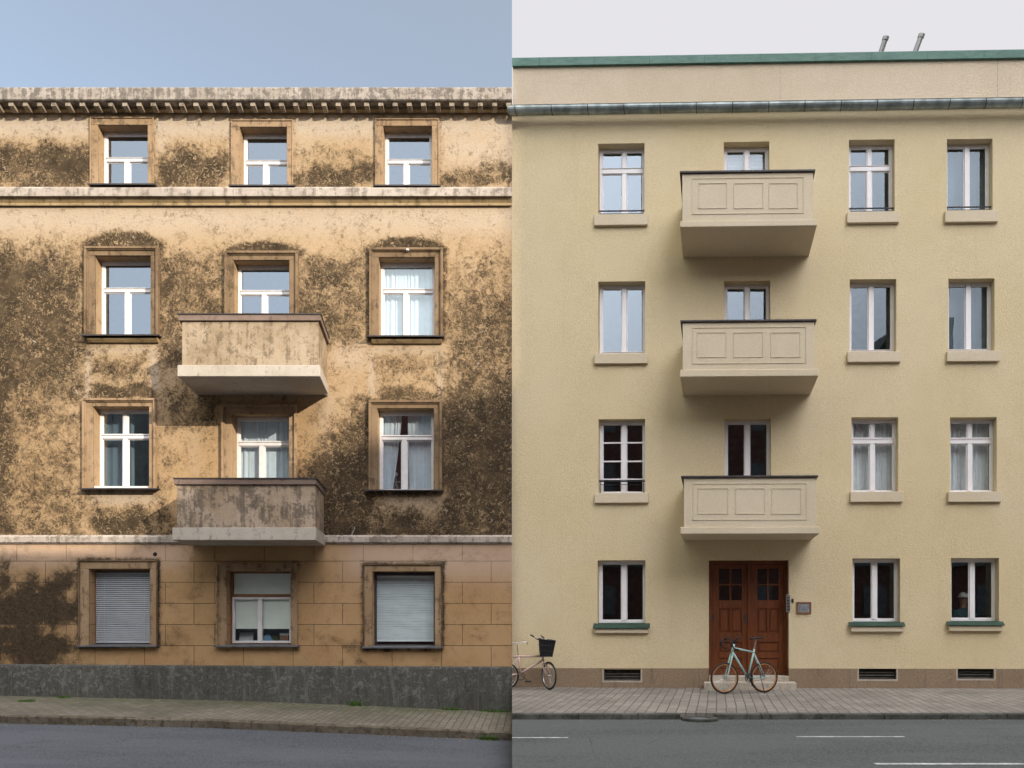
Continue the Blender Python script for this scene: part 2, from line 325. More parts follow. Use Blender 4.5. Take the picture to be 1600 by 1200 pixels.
# ---------------------------------------------------------------- helpers
class Frame:
    """local wall coordinates (u along the wall, z up, d towards the street) <-> world and pixels of the survey"""
    def __init__(s, y0, c=0.0, sk=0.0): s.y0, s.c, s.sk = y0, c, sk
    def P(s, u, z, d): return (u - s.sk * d, s.y0 - s.c * u - d, z)
    def uz(s, px, py, d=0):
        a = (px - 800) / F
        u = (a * (s.y0 - d) + s.sk * d) / (1 + a * s.c)
        Y = s.y0 - s.c * u - d
        return u, EYE + (HY - py) / F * Y
LF = Frame(15.0); LFB = Frame(15.0, 0, -.12); RF = Frame(15.1, .0209, .292); WF = Frame(0)
class MB:
    def __init__(s, fr): s.v = []; s.f = []; s.fr = fr; s.sm = False
    def quad(s, pts, raw=False):
        i = len(s.v); s.v += [p if raw else s.fr.P(*p) for p in pts]; s.f.append(tuple(range(i, i + len(pts))))
    def box(s, u0, u1, z0, z1, d0, d1, sides=None):
        i = len(s.v)
        for d in (d0, d1):
            for (u, z) in ((u0, z0), (u1, z0), (u1, z1), (u0, z1)): s.v.append(s.fr.P(u, z, d))
        s.f += [tuple(i + k for k in q) for q in ((3, 2, 1, 0), (4, 5, 6, 7), (0, 1, 5, 4), (1, 2, 6, 5), (2, 3, 7, 6), (3, 0, 4, 7))]
    def prism(s, prof, u0, u1):                      # prof: list of (d, z), extruded along u
        i = len(s.v); n = len(prof)
        for u in (u0, u1): s.v += [s.fr.P(u, z, d) for d, z in prof]
        s.f.append(tuple(range(i, i + n))); s.f.append(tuple(range(i + 2 * n - 1, i + n - 1, -1)))
        for k in range(n): s.f.append((i + k, i + n + k, i + n + (k + 1) % n, i + (k + 1) % n))
    def rim(s, u0, u1, z0, z1, w, d0, d1, bottom=True, wt=None):
        wt = wt or w; b = w if bottom else 0
        s.box(u0, u0 + w, z0 + b, z1 - wt, d0, d1); s.box(u1 - w, u1, z0 + b, z1 - wt, d0, d1)
        s.box(u0, u1, z1 - wt, z1, d0, d1)
        if bottom: s.box(u0, u1, z0, z0 + w, d0, d1)
    def tube(s, pts, r, seg=8, cap=True):            # world-space tube
        pts = [Vector(p) for p in pts]; rs = r if isinstance(r, (list, tuple)) else [r] * len(pts)
        base = len(s.v); up = None
        for k, p in enumerate(pts):
            t = (pts[min(k + 1, len(pts) - 1)] - pts[max(k - 1, 0)]).normalized()
            if up is None: up = Vector((0, 0, 1)) if abs(t.z) < .9 else Vector((1, 0, 0))
            a = t.cross(up).normalized(); b = a.cross(t).normalized(); up = b
            for q in range(seg):
                th = 2 * math.pi * q / seg; s.v.append(tuple(p + (a * math.cos(th) + b * math.sin(th)) * rs[k]))
        for k in range(len(pts) - 1):
            for q in range(seg):
                A = base + k * seg + q; B = base + k * seg + (q + 1) % seg
                s.f.append((A, B, B + seg, A + seg))
        if cap:
            s.f.append(tuple(base + q for q in range(seg - 1, -1, -1))); e = base + (len(pts) - 1) * seg
            s.f.append(tuple(e + q for q in range(seg)))
    def build(s, name, mat, parent=None, bevel=0, smooth=False, origin=None):
        if origin is None:
            origin = Vector(parent['_w']) if parent is not None else sum((Vector(v) for v in s.v), Vector()) / len(s.v)
        origin = Vector(origin)
        me = bpy.data.meshes.new(name); me.from_pydata([tuple(Vector(v) - origin) for v in s.v], [], s.f); me.validate()
        bm = bmesh.new(); bm.from_mesh(me); bmesh.ops.recalc_face_normals(bm, faces=bm.faces)
        if bevel: bmesh.ops.bevel(bm, geom=[e for e in bm.edges if e.is_manifold and e.calc_face_angle(0) > .5], offset=bevel, segments=1, affect='EDGES', clamp_overlap=True)
        if smooth:
            for f in bm.faces: f.smooth = True
        bm.to_mesh(me); bm.free(); me.materials.append(mat)
        o = bpy.data.objects.new(name, me); col.objects.link(o)
        if parent is not None: o.parent = parent; o['_w'] = parent['_w']
        else: o.location = origin; o['_w'] = origin
        return o
ALL = []
def tag(o, label=None, cat=None, group=None, kind=None):
    for k, v in (('label', label), ('category', cat), ('group', group), ('kind', kind)):
        if v: o[k] = v
    return o
def thing(name, label, cat, loc, group=None, rz=0):
    o = bpy.data.objects.new(name, None); col.objects.link(o); o.location = loc; o.rotation_euler = (0, 0, rz); o['_w'] = tuple(loc)
    return tag(o, label, cat, group)
def structure(o): o['kind'] = 'structure'; return o

# ---------------------------------------------------------------- stain map of the old facade (pixels of the survey)
def soft_rect(X, Y, x0, x1, y0, y1, s):
    f = lambda t: 1 / (1 + np.exp(-np.clip(t, -40, 40)))
    return f((X - x0) / s * 2) * f((x1 - X) / s * 2) * f((Y - y0) / s * 2) * f((y1 - Y) / s * 2)
DARK = [(-60, 146, 228, 296, 12, .88), (60, 146, 222, 260, 14, .55), (241, 363, 240, 296, 10, .85), (241, 330, 222, 262, 14, .45), (458, 587, 262, 296, 8, .85), (470, 587, 228, 268, 12, .36),
        (686, 860, 262, 296, 7, .66), (720, 860, 240, 268, 10, .28),
        (-60, 134, 385, 610, 22, .66), (10, 134, 400, 560, 26, .22), (-60, 134, 600, 845, 30, .42), (-60, 12, 400, 845, 8, .5), (30, 125, 745, 845, 20, .14),
        (252, 353, 392, 450, 10, .52), (246, 275, 392, 560, 8, .3), (252, 353, 450, 575, 16, .6), (468, 578, 400, 452, 12, .62), (468, 578, 462, 535, 14, .66), (468, 500, 400, 535, 8, .2), (690, 860, 400, 480, 22, .38), (690, 860, 470, 545, 22, .62), (700, 860, 540, 600, 20, .42),
        (700, 860, 590, 845, 26, .74), (690, 720, 620, 845, 8, .5), (740, 860, 640, 840, 30, .25), (508, 577, 650, 845, 18, .6), (450, 577, 700, 845, 22, .55), (555, 577, 620, 770, 8, .5), (500, 577, 800, 845, 10, .2),
        (150, 234, 560, 595, 8, .5), (143, 238, 606, 628, 5, 1.0), (590, 680, 556, 590, 10, .42), (590, 688, 606, 630, 6, .75),
        (150, 236, 795, 842, 8, .75), (140, 236, 815, 842, 6, .4), (588, 686, 795, 842, 9, .55), (600, 680, 815, 842, 9, .35), (248, 345, 600, 672, 14, .5), (248, 268, 690, 842, 8, .35), (236, 270, 790, 842, 10, .35), (500, 860, 832, 842, 4, .5), (-60, 130, 828, 842, 4, .35)]
PALE = [(-60, 860, 178, 212, 10, .95), (-60, 860, 322, 362, 14, .75), (690, 860, 200, 262, 16, .7), (134, 143, 540, 625, 3, .9), (236, 247, 540, 610, 3, .8), (576, 585, 545, 620, 3, .7), (683, 692, 545, 625, 3, .7),
        (497, 517, 620, 740, 8, .5), (517, 572, 535, 575, 10, .6), (295, 312, 670, 745, 5, .4), (138, 245, 770, 788, 6, .8), (578, 690, 770, 800, 8, .45), (576, 586, 775, 835, 3, .4), (682, 690, 775, 835, 3, .5), (580, 690, 540, 552, 5, .6), (138, 245, 540, 552, 5, .6), (241, 262, 195, 240, 8, .7), (460, 490, 195, 240, 12, .3)]
ORNG = [(250, 577, 670, 860, 40, .75), (300, 500, 600, 760, 30, .55), (-60, 860, 300, 322, 6, .3), (300, 480, 850, 1040, 30, .7), (200, 600, 900, 1040, 60, .35), (0, 860, 174, 184, 5, .8), (-60, 140, 640, 840, 40, .4)]
FR = [(135, 250, 388, 528, .75), (353, 468, 395, 545, .6), (578, 692, 390, 529, .85), (132, 246, 624, 765, .25), (577, 691, 627, 768, .8), (143, 241, 186, 292, .3), (363, 458, 190, 294, .3), (587, 686, 188, 294, .3)]
ARCH = [(192, 392, 64, 30), (410, 398, 62, 20), (635, 393, 62, 22)]
def stain_at(PX, PY):
    d = np.zeros_like(PX); p = np.zeros_like(PX); o = np.zeros_like(PX)
    jx = PX + 5 * np.sin(PY * .11 + 1.3) + 4 * np.sin(PX * .07 + PY * .05); jy = PY + 5 * np.sin(PX * .09 + .7) + 4 * np.sin(PX * .031 + 2)
    for r in DARK: d += r[5] * soft_rect(jx, jy, *r[:5])
    for r in PALE: p = np.maximum(p, r[5] * soft_rect(PX, PY, *r[:5]))
    for r in ORNG: o = np.maximum(o, r[5] * soft_rect(PX, PY, *r[:5]))
    for x0, x1, y0, y1, a in FR:
        q = np.maximum(np.maximum(x0 - PX, PX - x1), np.maximum(y0 - PY, PY - y1)); q = np.maximum(q, 0)
        d = np.maximum(d, a * np.exp(-(q / 6) ** 2) * (PY < y1 + 4))
    for cx, cy, rx, ry in ARCH:
        q = ((PX - cx) / rx) ** 2 + ((PY - cy) / ry) ** 2
        d = np.maximum(d, 1.15 / (1 + np.exp((q - 1) * 6)) * (PY < cy + 6))
    return np.clip(d * .98 - .07 + .12 * soft_rect(PX, PY, -60, 860, 380, 845, 30), -.2, 1.3), np.clip(p, 0, 1), np.clip(o, 0, 1)
GD = [(-60, 122, 925, 1040, 46, 1.25), (-60, 122, 985, 1040, 20, .5), (-60, 80, 895, 960, 34, .75), (60, 122, 900, 940, 24, .45), (20, 100, 875, 925, 14, .28), (290, 302, 850, 1040, 5, .3), (246, 300, 1000, 1040, 12, .35), (500, 560, 992, 1006, 6, .6), (500, 700, 1028, 1040, 5, .3), (690, 710, 980, 1040, 7, .4), (555, 570, 985, 1040, 5, .5), (335, 342, 990, 1015, 5, .5)]
GFR = [(125, 247, 876, 1009, 1.1), (568, 691, 882, 1012, 1.0), (340, 464, 881, 1012, .35)]
def stain_ground(PX, PY):
    d = np.zeros_like(PX); p = np.maximum(.75 * soft_rect(PX, PY, -60, 300, 845, 885, 12), .9 * soft_rect(PX, PY, 540, 860, 845, 900, 18)); o = .55 * soft_rect(PX, PY, 250, 480, 860, 1040, 40)
    jx = PX + 4 * np.sin(PY * .11); jy = PY + 5 * np.sin(PX * .07)
    jx = jx + 14 * np.sin(PY * .045 + 1) + 7 * np.sin(PY * .13); jy = jy + 12 * np.sin(PX * .05 + 2) + 6 * np.sin(PX * .17)
    for r in GD: d += r[5] * soft_rect(jx, jy, *r[:5])
    for x0, x1, y0, y1, a in GFR:
        q = np.maximum(np.maximum(x0 - PX, PX - x1), np.maximum(y0 - PY, PY - y1)); q = np.maximum(q, 0)
        d = np.maximum(d, 1.2 * a * np.exp(-(q / 5) ** 2) * (PY < y1 + 4))
    return np.clip(d - .1, -.2, 1.3), p, o

def wall_sheet(name, fr, u0, u1, z0, z1, holes, depth, mat, parent, step=.5, stain=None, thick=.35):
    """front face with real openings, reveals and an inner face"""
    us = sorted(set([round(x, 4) for x in [u0, u1] + [h[0] for h in holes] + [h[1] for h in holes]]))
    zs = sorted(set([round(x, 4) for x in [z0, z1] + [h[2] for h in holes] + [h[3] for h in holes]]))
    def fill(a):
        r = []
        for p, q in zip(a, a[1:]):
            n = max(1, int(math.ceil((q - p) / step))); r += [p + (q - p) * k / n for k in range(n)]
        return r + [a[-1]]
    us = [min(max(x, u0), u1) for x in us if u0 - 1e-3 <= x <= u1 + 1e-3]; zs = [min(max(x, z0), z1) for x in zs if z0 - 1e-3 <= x <= z1 + 1e-3]
    us, zs = fill(us), fill(zs); nu, nz = len(us), len(zs)
    v = []; f = []; keep = []
    for d in (0, -thick):
        for z in zs:
            for u in us: v.append(fr.P(u, z, d))
    off = nu * nz
    for j in range(nz - 1):
        for i in range(nu - 1):
            cu, cz = (us[i] + us[i + 1]) / 2, (zs[j] + zs[j + 1]) / 2
            if any(h[0] < cu < h[1] and h[2] < cz < h[3] for h in holes): continue
            a = j * nu + i; f.append((a, a + 1, a + 1 + nu, a + nu)); f.append((off + a + nu, off + a + 1 + nu, off + a + 1, off + a))
    nv = len(v)
    for h in holes:
        hz0, hz1 = max(h[2], z0), min(h[3], z1)
        for (a, b) in (((h[0], hz0), (h[0], hz1)), ((h[0], hz1), (h[1], hz1)), ((h[1], hz1), (h[1], hz0)), ((h[1], hz0), (h[0], hz0))):
            if a[1] == b[1] and ((a[1] == hz1 and h[3] > z1 - .01) or (a[1] == hz0 and h[2] < z0 + .01)): continue      # the opening runs on beyond this sheet
            i = len(v); v += [fr.P(a[0], a[1], 0), fr.P(b[0], b[1], 0), fr.P(b[0], b[1], -thick), fr.P(a[0], a[1], -thick)]; f.append((i, i + 1, i + 2, i + 3))
    og = Vector(parent['_w']); me = bpy.data.meshes.new(name); me.from_pydata([tuple(Vector(p) - og) for p in v], [], f)
    me.materials.append(mat)
    if stain:
        A = np.array(v); px = 800 + A[:, 0] / A[:, 1] * F; py = HY - (A[:, 2] - EYE) / A[:, 1] * F
        d, p, o = stain(px, py); d[nv:] = -.05; p[nv:] = .1; o[nv:] = .5
        at = me.color_attributes.new('stain', 'FLOAT_COLOR', 'POINT')
        at.data.foreach_set('color', np.stack([d, p, o, np.ones_like(d)], 1).astype(np.float32).ravel())
    o = bpy.data.objects.new(name, me); col.objects.link(o); o.parent = parent; o['_w'] = parent['_w']
    return o

def curtain_mesh(fr, u0, u1, z0, z1, d, folds, amp=.02, tie=None, seed=0):
    mb = MB(fr); n = max(24, folds * 8); rr = random.Random(seed); ph = [rr.uniform(.6, 1.5) for _ in range(60)]
    rows = 10; idx = []
    for j in range(rows + 1):
        t = j / rows; z = z1 + (z0 - z1) * t
        for i in range(n + 1):
            s = i / n; w = s * folds; a = amp * (.5 + .5 * math.sin(w * 1.3 + seed)) * math.sin(2 * math.pi * (w + .25 * math.sin(w * 2.1 + seed) + .1 * t * math.sin(w)))
            u = u0 + (u1 - u0) * s
            if tie: u = tie[0] + (u - tie[0]) * (1 + (tie[1] - 1) * t ** 1.3)
            mb.v.append(fr.P(u, z, d + a))
    for j in range(rows):
        for i in range(n):
            a = j * (n + 1) + i; mb.f.append((a, a + 1, a + n + 2, a + n + 1))
    return mb

def slats(fr, u0, u1, z0, z1, d, n, wd_=.4):
    mb = MB(fr); h = (z1 - z0) / n; rr = random.Random(3)
    for k in range(n):
        z = z0 + h * (k + .5); w = .003 * math.sin(k * .7); mid = (u0 + u1) / 2
        segs = 6; prev = None
        for q in range(segs + 1):
            u = u0 + (u1 - u0) * q / segs; dz = .004 * math.sin(q * 1.7 + k * .9) * rr.random()
            cur = [(u, z - h * wd_ + dz + w, d + .012), (u, z + h * wd_ + dz + w, d - .012)]
            if prev: mb.quad([prev[0], cur[0], cur[1], prev[1]])
            prev = cur
    for t in (.15, .85):
        u = u0 + (u1 - u0) * t; mb.box(u - .004, u + .004, z0, z1, d + .013, d + .017)
    mb.box(u0, u1, z1, z1 + .035, d - .02, d + .02); mb.box(u0, u1, z0 - .02, z0 + .002, d - .012, d + .014)
    return mb

def window(b, fr, px, depth, mull=None, trans=None, umull=False, fw=.062, bars=None, name='window', wm='white', gm='glassL', mw=.11, tw=.075, zbot=None, low=0):
    """px = (x0, x1, ytop, ybottom) of the wall opening; returns the window part and its numbers"""
    u0, z1 = fr.uz(px[0], px[2]); u1, z0 = fr.uz(px[1], px[3])
    if zbot is not None: z0 = zbot
    d0, d1 = -depth - .05, -depth
    mb = MB(fr); e = .002
    mb.rim(u0 + e, u1 - e, z0 + e, z1 - e, fw, d0, d1, True)
    U0, U1, Z0, Z1 = u0 + fw, u1 - fw, z0 + fw, z1 - fw
    if low: mb.box(U0, U1, Z0, Z0 + low, d0, d1 + .012); mb.box(U0 + .01, U1 - .01, Z0 + low, Z0 + low + .012, d0, d1 + .03); Z0 += low
    panes = []
    zt = fr.uz(800, trans, -depth)[1] if trans else None
    if trans: zt = EYE + (HY - trans) / F * (fr.y0 - fr.c * u0 + depth)
    um = None
    if mull:
        a = (mull - 800) / F; um = (a * (fr.y0 + depth) - fr.sk * depth) / (1 + a * fr.c)
    lowtop = zt - tw / 2 if zt else Z1
    if zt:
        mb.box(U0, U1, zt - tw / 2, zt + tw / 2, d0, d1 + .014)
        mb.box(U0, U1, zt + tw / 2, zt + tw / 2 + .014, d0, d1 + .03)
        if umull and um: mb.box(um - mw * .4, um + mw * .4, zt + tw / 2 + .014, Z1, d0, d1); panes += [(U0, um - mw * .4, zt + tw / 2 + .014, Z1), (um + mw * .4, U1, zt + tw / 2 + .014, Z1)]
        else: panes.append((U0, U1, zt + tw / 2 + .014, Z1))
    if um: mb.box(um - mw / 2, um + mw / 2, Z0, lowtop, d0, d1 + .012); panes += [(U0, um - mw / 2, Z0, lowtop), (um + mw / 2, U1, Z0, lowtop)]
    else: panes.append((U0, U1, Z0, lowtop))
    if bars:
        for y in bars:
            zb = EYE + (HY - y) / F * (fr.y0 - fr.c * u0 + depth)
            for p in [q for q in panes if q[2] < zb < q[3]]: mb.box(p[0], p[1], zb - .016, zb + .016, d0 + .01, d1 - .006)
    sash = .022
    for p in panes: mb.rim(p[0] + .001, p[1] - .001, p[2] + .001, p[3] - .001, sash, d0 + .006, d1 - .012)
    o = mb.build(name, M[wm], b, bevel=.004)
    g = MB(fr)
    for p in panes: gd = d1 - .022; g.quad([(p[0] + sash * .5, p[2] + sash * .5, gd), (p[1] - sash * .5, p[2] + sash * .5, gd), (p[1] - sash * .5, p[3] - sash * .5, gd), (p[0] + sash * .5, p[3] - sash * .5, gd)])
    g.build('pane', M[gm], o)
    return o, (u0, u1, z0, z1), panes

def shell(b, fr, u0, u1, z0, z1, back, name, mat):
    """side walls, back wall, flat roof and dark rooms behind the facade"""
    mb = MB(fr); t = .2
    mb.box(u0, u0 + t, z0, z1, -back, -.36); mb.box(u1 - t, u1, z0, z1, -back, -.36); mb.box(u0 + t, u1 - t, z0, z1, -back, -back + t)
    mb.box(u0 + t, u1 - t, z1 - .25, z1 - .004, -back + t, -.36)
    mb.build(name, mat, b)

# ================================================================= THE GROUND
def zL(x):                                            # the left street falls towards the seam
    return float(np.interp(x, [-60, -11, -5.5, 0], [.9, -.153, -.27, -.5]))
def strip_left(name, ys, zoff, mat, x0=-60, x1=0, n=120, solid=0):
    mb = MB(WF); xs = [x0 + (x1 - x0) * k / n for k in range(n + 1)]
    for y, zo in zip(ys, zoff):
        for x in xs: mb.v.append((x, y, zL(x) + zo))
    m = n + 1
    for j in range(len(ys) - 1):
        for i in range(n): a = j * m + i; mb.f.append((a, a + 1, a + 1 + m, a + m))
    return structure(mb.build(name, mat, None, origin=(0, 0, 0)))
YK = 12.47
strip_left('pavement', [YK + .14, 15.3], [-.03, 0], M['paveL'])
strip_left('road', [-6, 3, YK + .02], [-.11, -.10, -.17], M['asphaltL'])
mb = MB(WF); x = 0.0; rr = random.Random(11)
while x > -40:
    L = rr.choice([1.05, 1.2, 1.3, 1.15]); a, c = x - L + .012, x
    n = 5
    for q in range(n):
        p, r_ = a + (c - a) * q / n, a + (c - a) * (q + 1) / n
        jit = [rr.uniform(-.012, .012) for _ in range(4)]
        if q == 0: j0 = jit[0]
        j1 = jit[1]
        prof = lambda X, j: [(X, YK + j, zL(X) - .2), (X, YK + j * .6, zL(X) - .045 + j * .5), (X, YK + .03, zL(X) - .022 + j * .3), (X, YK + .15, zL(X) - .024), (X, YK + .15, zL(X) - .2)]
        A, B = prof(p, j0), prof(r_, j1); i = len(mb.v); mb.v += A + B
        for k in range(5): mb.f.append((i + k, i + (k + 1) % 5, i + 5 + (k + 1) % 5, i + 5 + k))
        if q == 0: mb.f.append((i, i + 1, i + 2, i + 3, i + 4))
        if q == n - 1: mb.f.append((i + 9, i + 8, i + 7, i + 6, i + 5))
        j0 = j1
    x -= L
structure(mb.build('kerb', M['kerbL'], None, origin=(0, 0, 0)))
YR = 11.1
mb = MB(WF); mb.v = []
def wbox(mb, x0, x1, y0, y1, z0, z1):
    i = len(mb.v)
    for z in (z0, z1): mb.v += [(x0, y0, z), (x1, y0, z), (x1, y1, z), (x0, y1, z)]
    mb.f += [tuple(i + k for k in q) for q in ((3, 2, 1, 0), (4, 5, 6, 7), (0, 1, 5, 4), (1, 2, 6, 5), (2, 3, 7, 6), (3, 0, 4, 7))]
wbox(mb, .001, 60, YR + .15, 15.6, -1.1, 0)
structure(mb.build('pavement', M['paveR'], None, origin=(0, 0, 0)))
mb = MB(WF); wbox(mb, .001, 60, -6, YR - .001, -1.1, -.085)
structure(mb.build('road', M['asphaltR'], None, origin=(0, 0, 0)))
mb = MB(WF); x = .001
MHX, MHY = 2.95, 11.02
while x < 40:
    L = rr.choice([.95, 1.0, 1.05]); x1 = x + L - .01
    if x1 < MHX - .22 or x > MHX + .26: wbox(mb, x, x1, YR + rr.uniform(-.004, .004), YR + .149, -1.0, .004 + rr.uniform(-.003, .003))
    else:
        if x < MHX - .27: wbox(mb, x, MHX - .28, YR, YR + .149, -1.0, .004)
        if x1 > MHX + .27: wbox(mb, MHX + .28, x1, YR, YR + .149, -1.0, .004)
    x += L
structure(mb.build('kerb', M['kerbR'], None, bevel=.012, origin=(0, 0, 0)))
mb = MB(WF); mb.v = [(-300, -300, -1.15), (300, -300, -1.15), (300, 300, -1.15), (-300, 300, -1.15)]; mb.f = [(0, 1, 2, 3)]
structure(mb.build('ground', M['earth'], None, origin=(0, 0, 0)))
# road markings
def mark(pts, lab):
    mb = MB(WF); z = -.081; rr = random.Random(len(lab))
    (x0, y0), (x1, y1) = pts; n = max(2, int((x1 - x0) / .12))
    for k in range(n):
        a = x0 + (x1 - x0) * k / n; b = x0 + (x1 - x0) * (k + 1) / n; e = rr.uniform(0, .006)
        i = len(mb.v); mb.v += [(a, y0 + e, z), (b, y0 + e, z), (b, y1 - e, z), (a, y1 - e, z)]; mb.f.append((i, i + 1, i + 2, i + 3))
    o = mb.build('road_marking', M['paint']); return tag(o, lab, 'road marking', 'white dashes on the grey road')
mark([(.002, 9.44), (.76, 9.50)], 'short white road line at the seam, in front of the pink bicycle')
mark([(3.87, 9.51), (5.34, 9.57)], 'white road dash nearer the far kerb, in front of the brown door and plaque')
mark([(4.05, 7.78), (5.72, 7.86)], 'white road dash nearest the viewer at the bottom right of the road')
# manhole in the kerb line
mh = thing('manhole', 'round concrete manhole cover set into the kerb in front of the green bicycle', 'manhole', (MHX, MHY, 0))
def disc(name, mat, r0, r1, z, h, wav=0, seed=1):
    mb = MB(WF); n = 40; rr = random.Random(seed); js = [1 + wav * rr.uniform(-1, 1) for _ in range(n)]
    for (r, zz) in ((r0, z - h), (r0, z), (r1, z), (r1, z - h)):
        for k in range(n):
            a = 2 * math.pi * k / n; s = js[k] if r == r1 else 1; mb.v.append((MHX + r * s * math.cos(a), MHY + r * s * .8 * math.sin(a), zz))
    for j in range(3):
        for k in range(n): mb.f.append((j * n + k, j * n + (k + 1) % n, (j + 1) * n + (k + 1) % n, (j + 1) * n + k))
    if r0 < .01: pass
    return mb.build(name, mat, mh)
disc('collar', M['kerbR'], .17, .285, -.045, .2, .05)
disc('lid', M['sill_grey'], .001, .165, -.055, .1)

# ================================================================= OLD LEFT HOUSE
LB = thing('apartment_house', 'old ochre apartment house with peeling, dark-stained stucco and two balconies', 'building', (-5.5, 15, 0))
uzl = LF.uz
def lz(py, d=0): return LF.uz(800, py, d)[1]
def lu(px, d=0): return LF.uz(px, 958, d)[0]
U0 = -13.0; ZTOP = lz(168)
LW = [  # opening px, surround outer px (x0, x1, ytop), sill px (x0, x1), options
 dict(o=(154, 232, 197, 292), s=(143, 241, 186), sill=(137, 242), mull=198.5, trans=250.5, row=1, lab='with a plain sky reflection, leftmost in the top row'),
 dict(o=(375, 449, 200, 294), s=(363, 458, 190), sill=(357, 460), mull=415, trans=255, row=1),
 dict(o=(599, 675, 198.5, 294), s=(587.5, 686, 188.5), sill=(583, 688), mull=634.5, trans=253.5, row=1),
 dict(o=(150, 237, 401, 527.5), s=(135, 250, 388), sill=(128, 249.5), mull=199, trans=454.5, row=2),
 dict(o=(366, 453, 408, 575), s=(353, 467, 395), sill=None, mull=413, trans=458, row=2),
 dict(o=(592, 679.5, 403.5, 529), s=(578, 692.5, 390), sill=(573, 694), mull=634, trans=456, row=2, curt='full'),
 dict(o=(147, 234.5, 636, 765), s=(132, 246, 624), sill=(125, 247.5), mull=196, trans=683, umull=True, row=3),
 dict(o=(364, 452.5, 648, 835), s=(348, 465, 633.5), sill=None, mull=409, trans=694, row=3, curt='full'),
 dict(o=(590, 678, 639, 767.5), s=(577, 691, 627), sill=(570, 692), mull=632, trans=685, row=3, curt='part'),
 dict(o=(140, 235, 889, 1009), s=(125, 247, 876), sill=(120, 245), row=4, blind=True),
 dict(o=(355, 454.5, 892.5, 1009), s=(340, 464, 881), sill=(334, 467), mull=406, trans=930.5, row=4, roller=True),
 dict(o=(582, 679.5, 893, 1011), s=(568.5, 691, 882), sill=(566, 693), row=4, blind=True),
]
holesU, holesG = [], []
for wd in LW:
    x0, x1, y0, y1 = wd['o']; h = (lu(x0), lu(x1), lz(y1), lz(y0)); (holesG if wd['row'] == 4 else holesU).append(h)
ZB = lz(840)
wall_sheet('upper_wall', LF, U0, -.001, ZB, ZTOP + .1, holesU, .2, M['stucco'], LB, .055, stain_at)
wall_sheet('ground_floor_wall', LF, U0, -.001, -.7, ZB - .001, holesG, .2, M['block'], LB, .06, stain_ground)
shell(LB, LF, U0, -.001, -.7, lz(150), 9, 'rear_wall', M['stucco'])
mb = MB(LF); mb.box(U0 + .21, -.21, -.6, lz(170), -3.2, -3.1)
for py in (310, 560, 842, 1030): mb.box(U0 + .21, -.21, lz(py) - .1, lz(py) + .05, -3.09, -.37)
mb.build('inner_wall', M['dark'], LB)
# plinth follows the pavement
mb = MB(LF); n = 40
for k in range(n + 1):
    u = U0 + (-.001 - U0) * k / n; zt = 1.6 + (958 - np.interp(u / S + 800, [0, 400, 800], [1037.5, 1040, 1041.5])) * S
    for (d, z) in ((.002, zt), (.07, zt - .012), (.08, zt - .05), (.08, zL(u) - .2)): mb.v.append(LF.P(u, z, d))
for k in range(n):
    for q in range(3): a = k * 4 + q; mb.f.append((a, a + 1, a + 5, a + 4))
mb.f.append((n * 4, n * 4 + 1, n * 4 + 2, n * 4 + 3))
mb.build('plinth', M['plinth_old'], LB)
# string courses
def course(name, prof, mat): mb = MB(LF); mb.prism(prof, U0, -.002); return mb.build(name, M[mat], LB)
A = lambda y, d: lz(y, d)
course('string_course', [(0, A(292, 0)), (.13, A(293.5, .13)), (.14, A(294.5, .14)), (.14, A(306, .14)), (.10, A(308, .10)), (0, A(308, 0))], 'white_stone')
course('cove_moulding', [(0, A(308.4, 0)), (.09, A(308.4, .09)), (.075, A(311, .075)), (.035, A(317, .035)), (.05, A(319, .05)), (.05, A(321, .05)), (0, A(321, 0))], 'moulding')
course('ground_floor_moulding', [(.001, A(836, 0)), (.05, A(838, .05)), (.06, A(839, .06)), (.06, A(847, .06)), (.02, A(850, .02)), (.001, A(850, 0))], 'white_stone')
# cornice and its brackets
co = course('cornice', [(-.3, A(132, 0)), (.30, A(136.5, .30)), (.31, A(138, .31)), (.31, A(155, .31)), (.29, A(157.2, .29)), (-.3, A(157.2, .29))], 'rough_stone')
rr = random.Random(5); me = co.data
mbx = MB(LF); zz = A(137, .3); n = 420                # crumbling top edge, one continuous strip
for k in range(n + 1):
    u = U0 + (-.01 - U0) * k / n; h = .004 + .03 * max(0, math.sin(k * .37) * math.sin(k * .083) + rr.uniform(-.35, .35)); y = .27 + rr.uniform(-.01, .015)
    mbx.v += [LF.P(u, zz - .01, y), LF.P(u, zz + h, y - .01), LF.P(u, zz + h, .12), LF.P(u, zz - .01, .12)]
for k in range(n):
    for q_ in range(3): a_ = k * 4 + q_; mbx.f.append((a_, a_ + 1, a_ + 5, a_ + 4))
mbx.build('weathered_edge', M['rough_stone'], co)
course('frieze_moulding', [(.001, A(158, .1)), (.10, A(158, .1)), (.10, A(172, .1)), (.05, A(176, .05)), (.001, A(176, 0))], 'moulding')
k = 0; px = -32.0
while px < 800:
    a, c = lu(px, .27), lu(px + 7.5, .27)
    if c < -.005 and a > U0:
        m = MB(LF); zb = A(165.5, .27)
        m.prism([(.102, A(157.3, .29) - .002), (.255, A(157.3, .29) - .002), (.255, zb + .012), (.20, zb - .01), (.102, zb - .03)], a, c)
        m.build('bracket', M['bracket'], co)
    px += 22.25
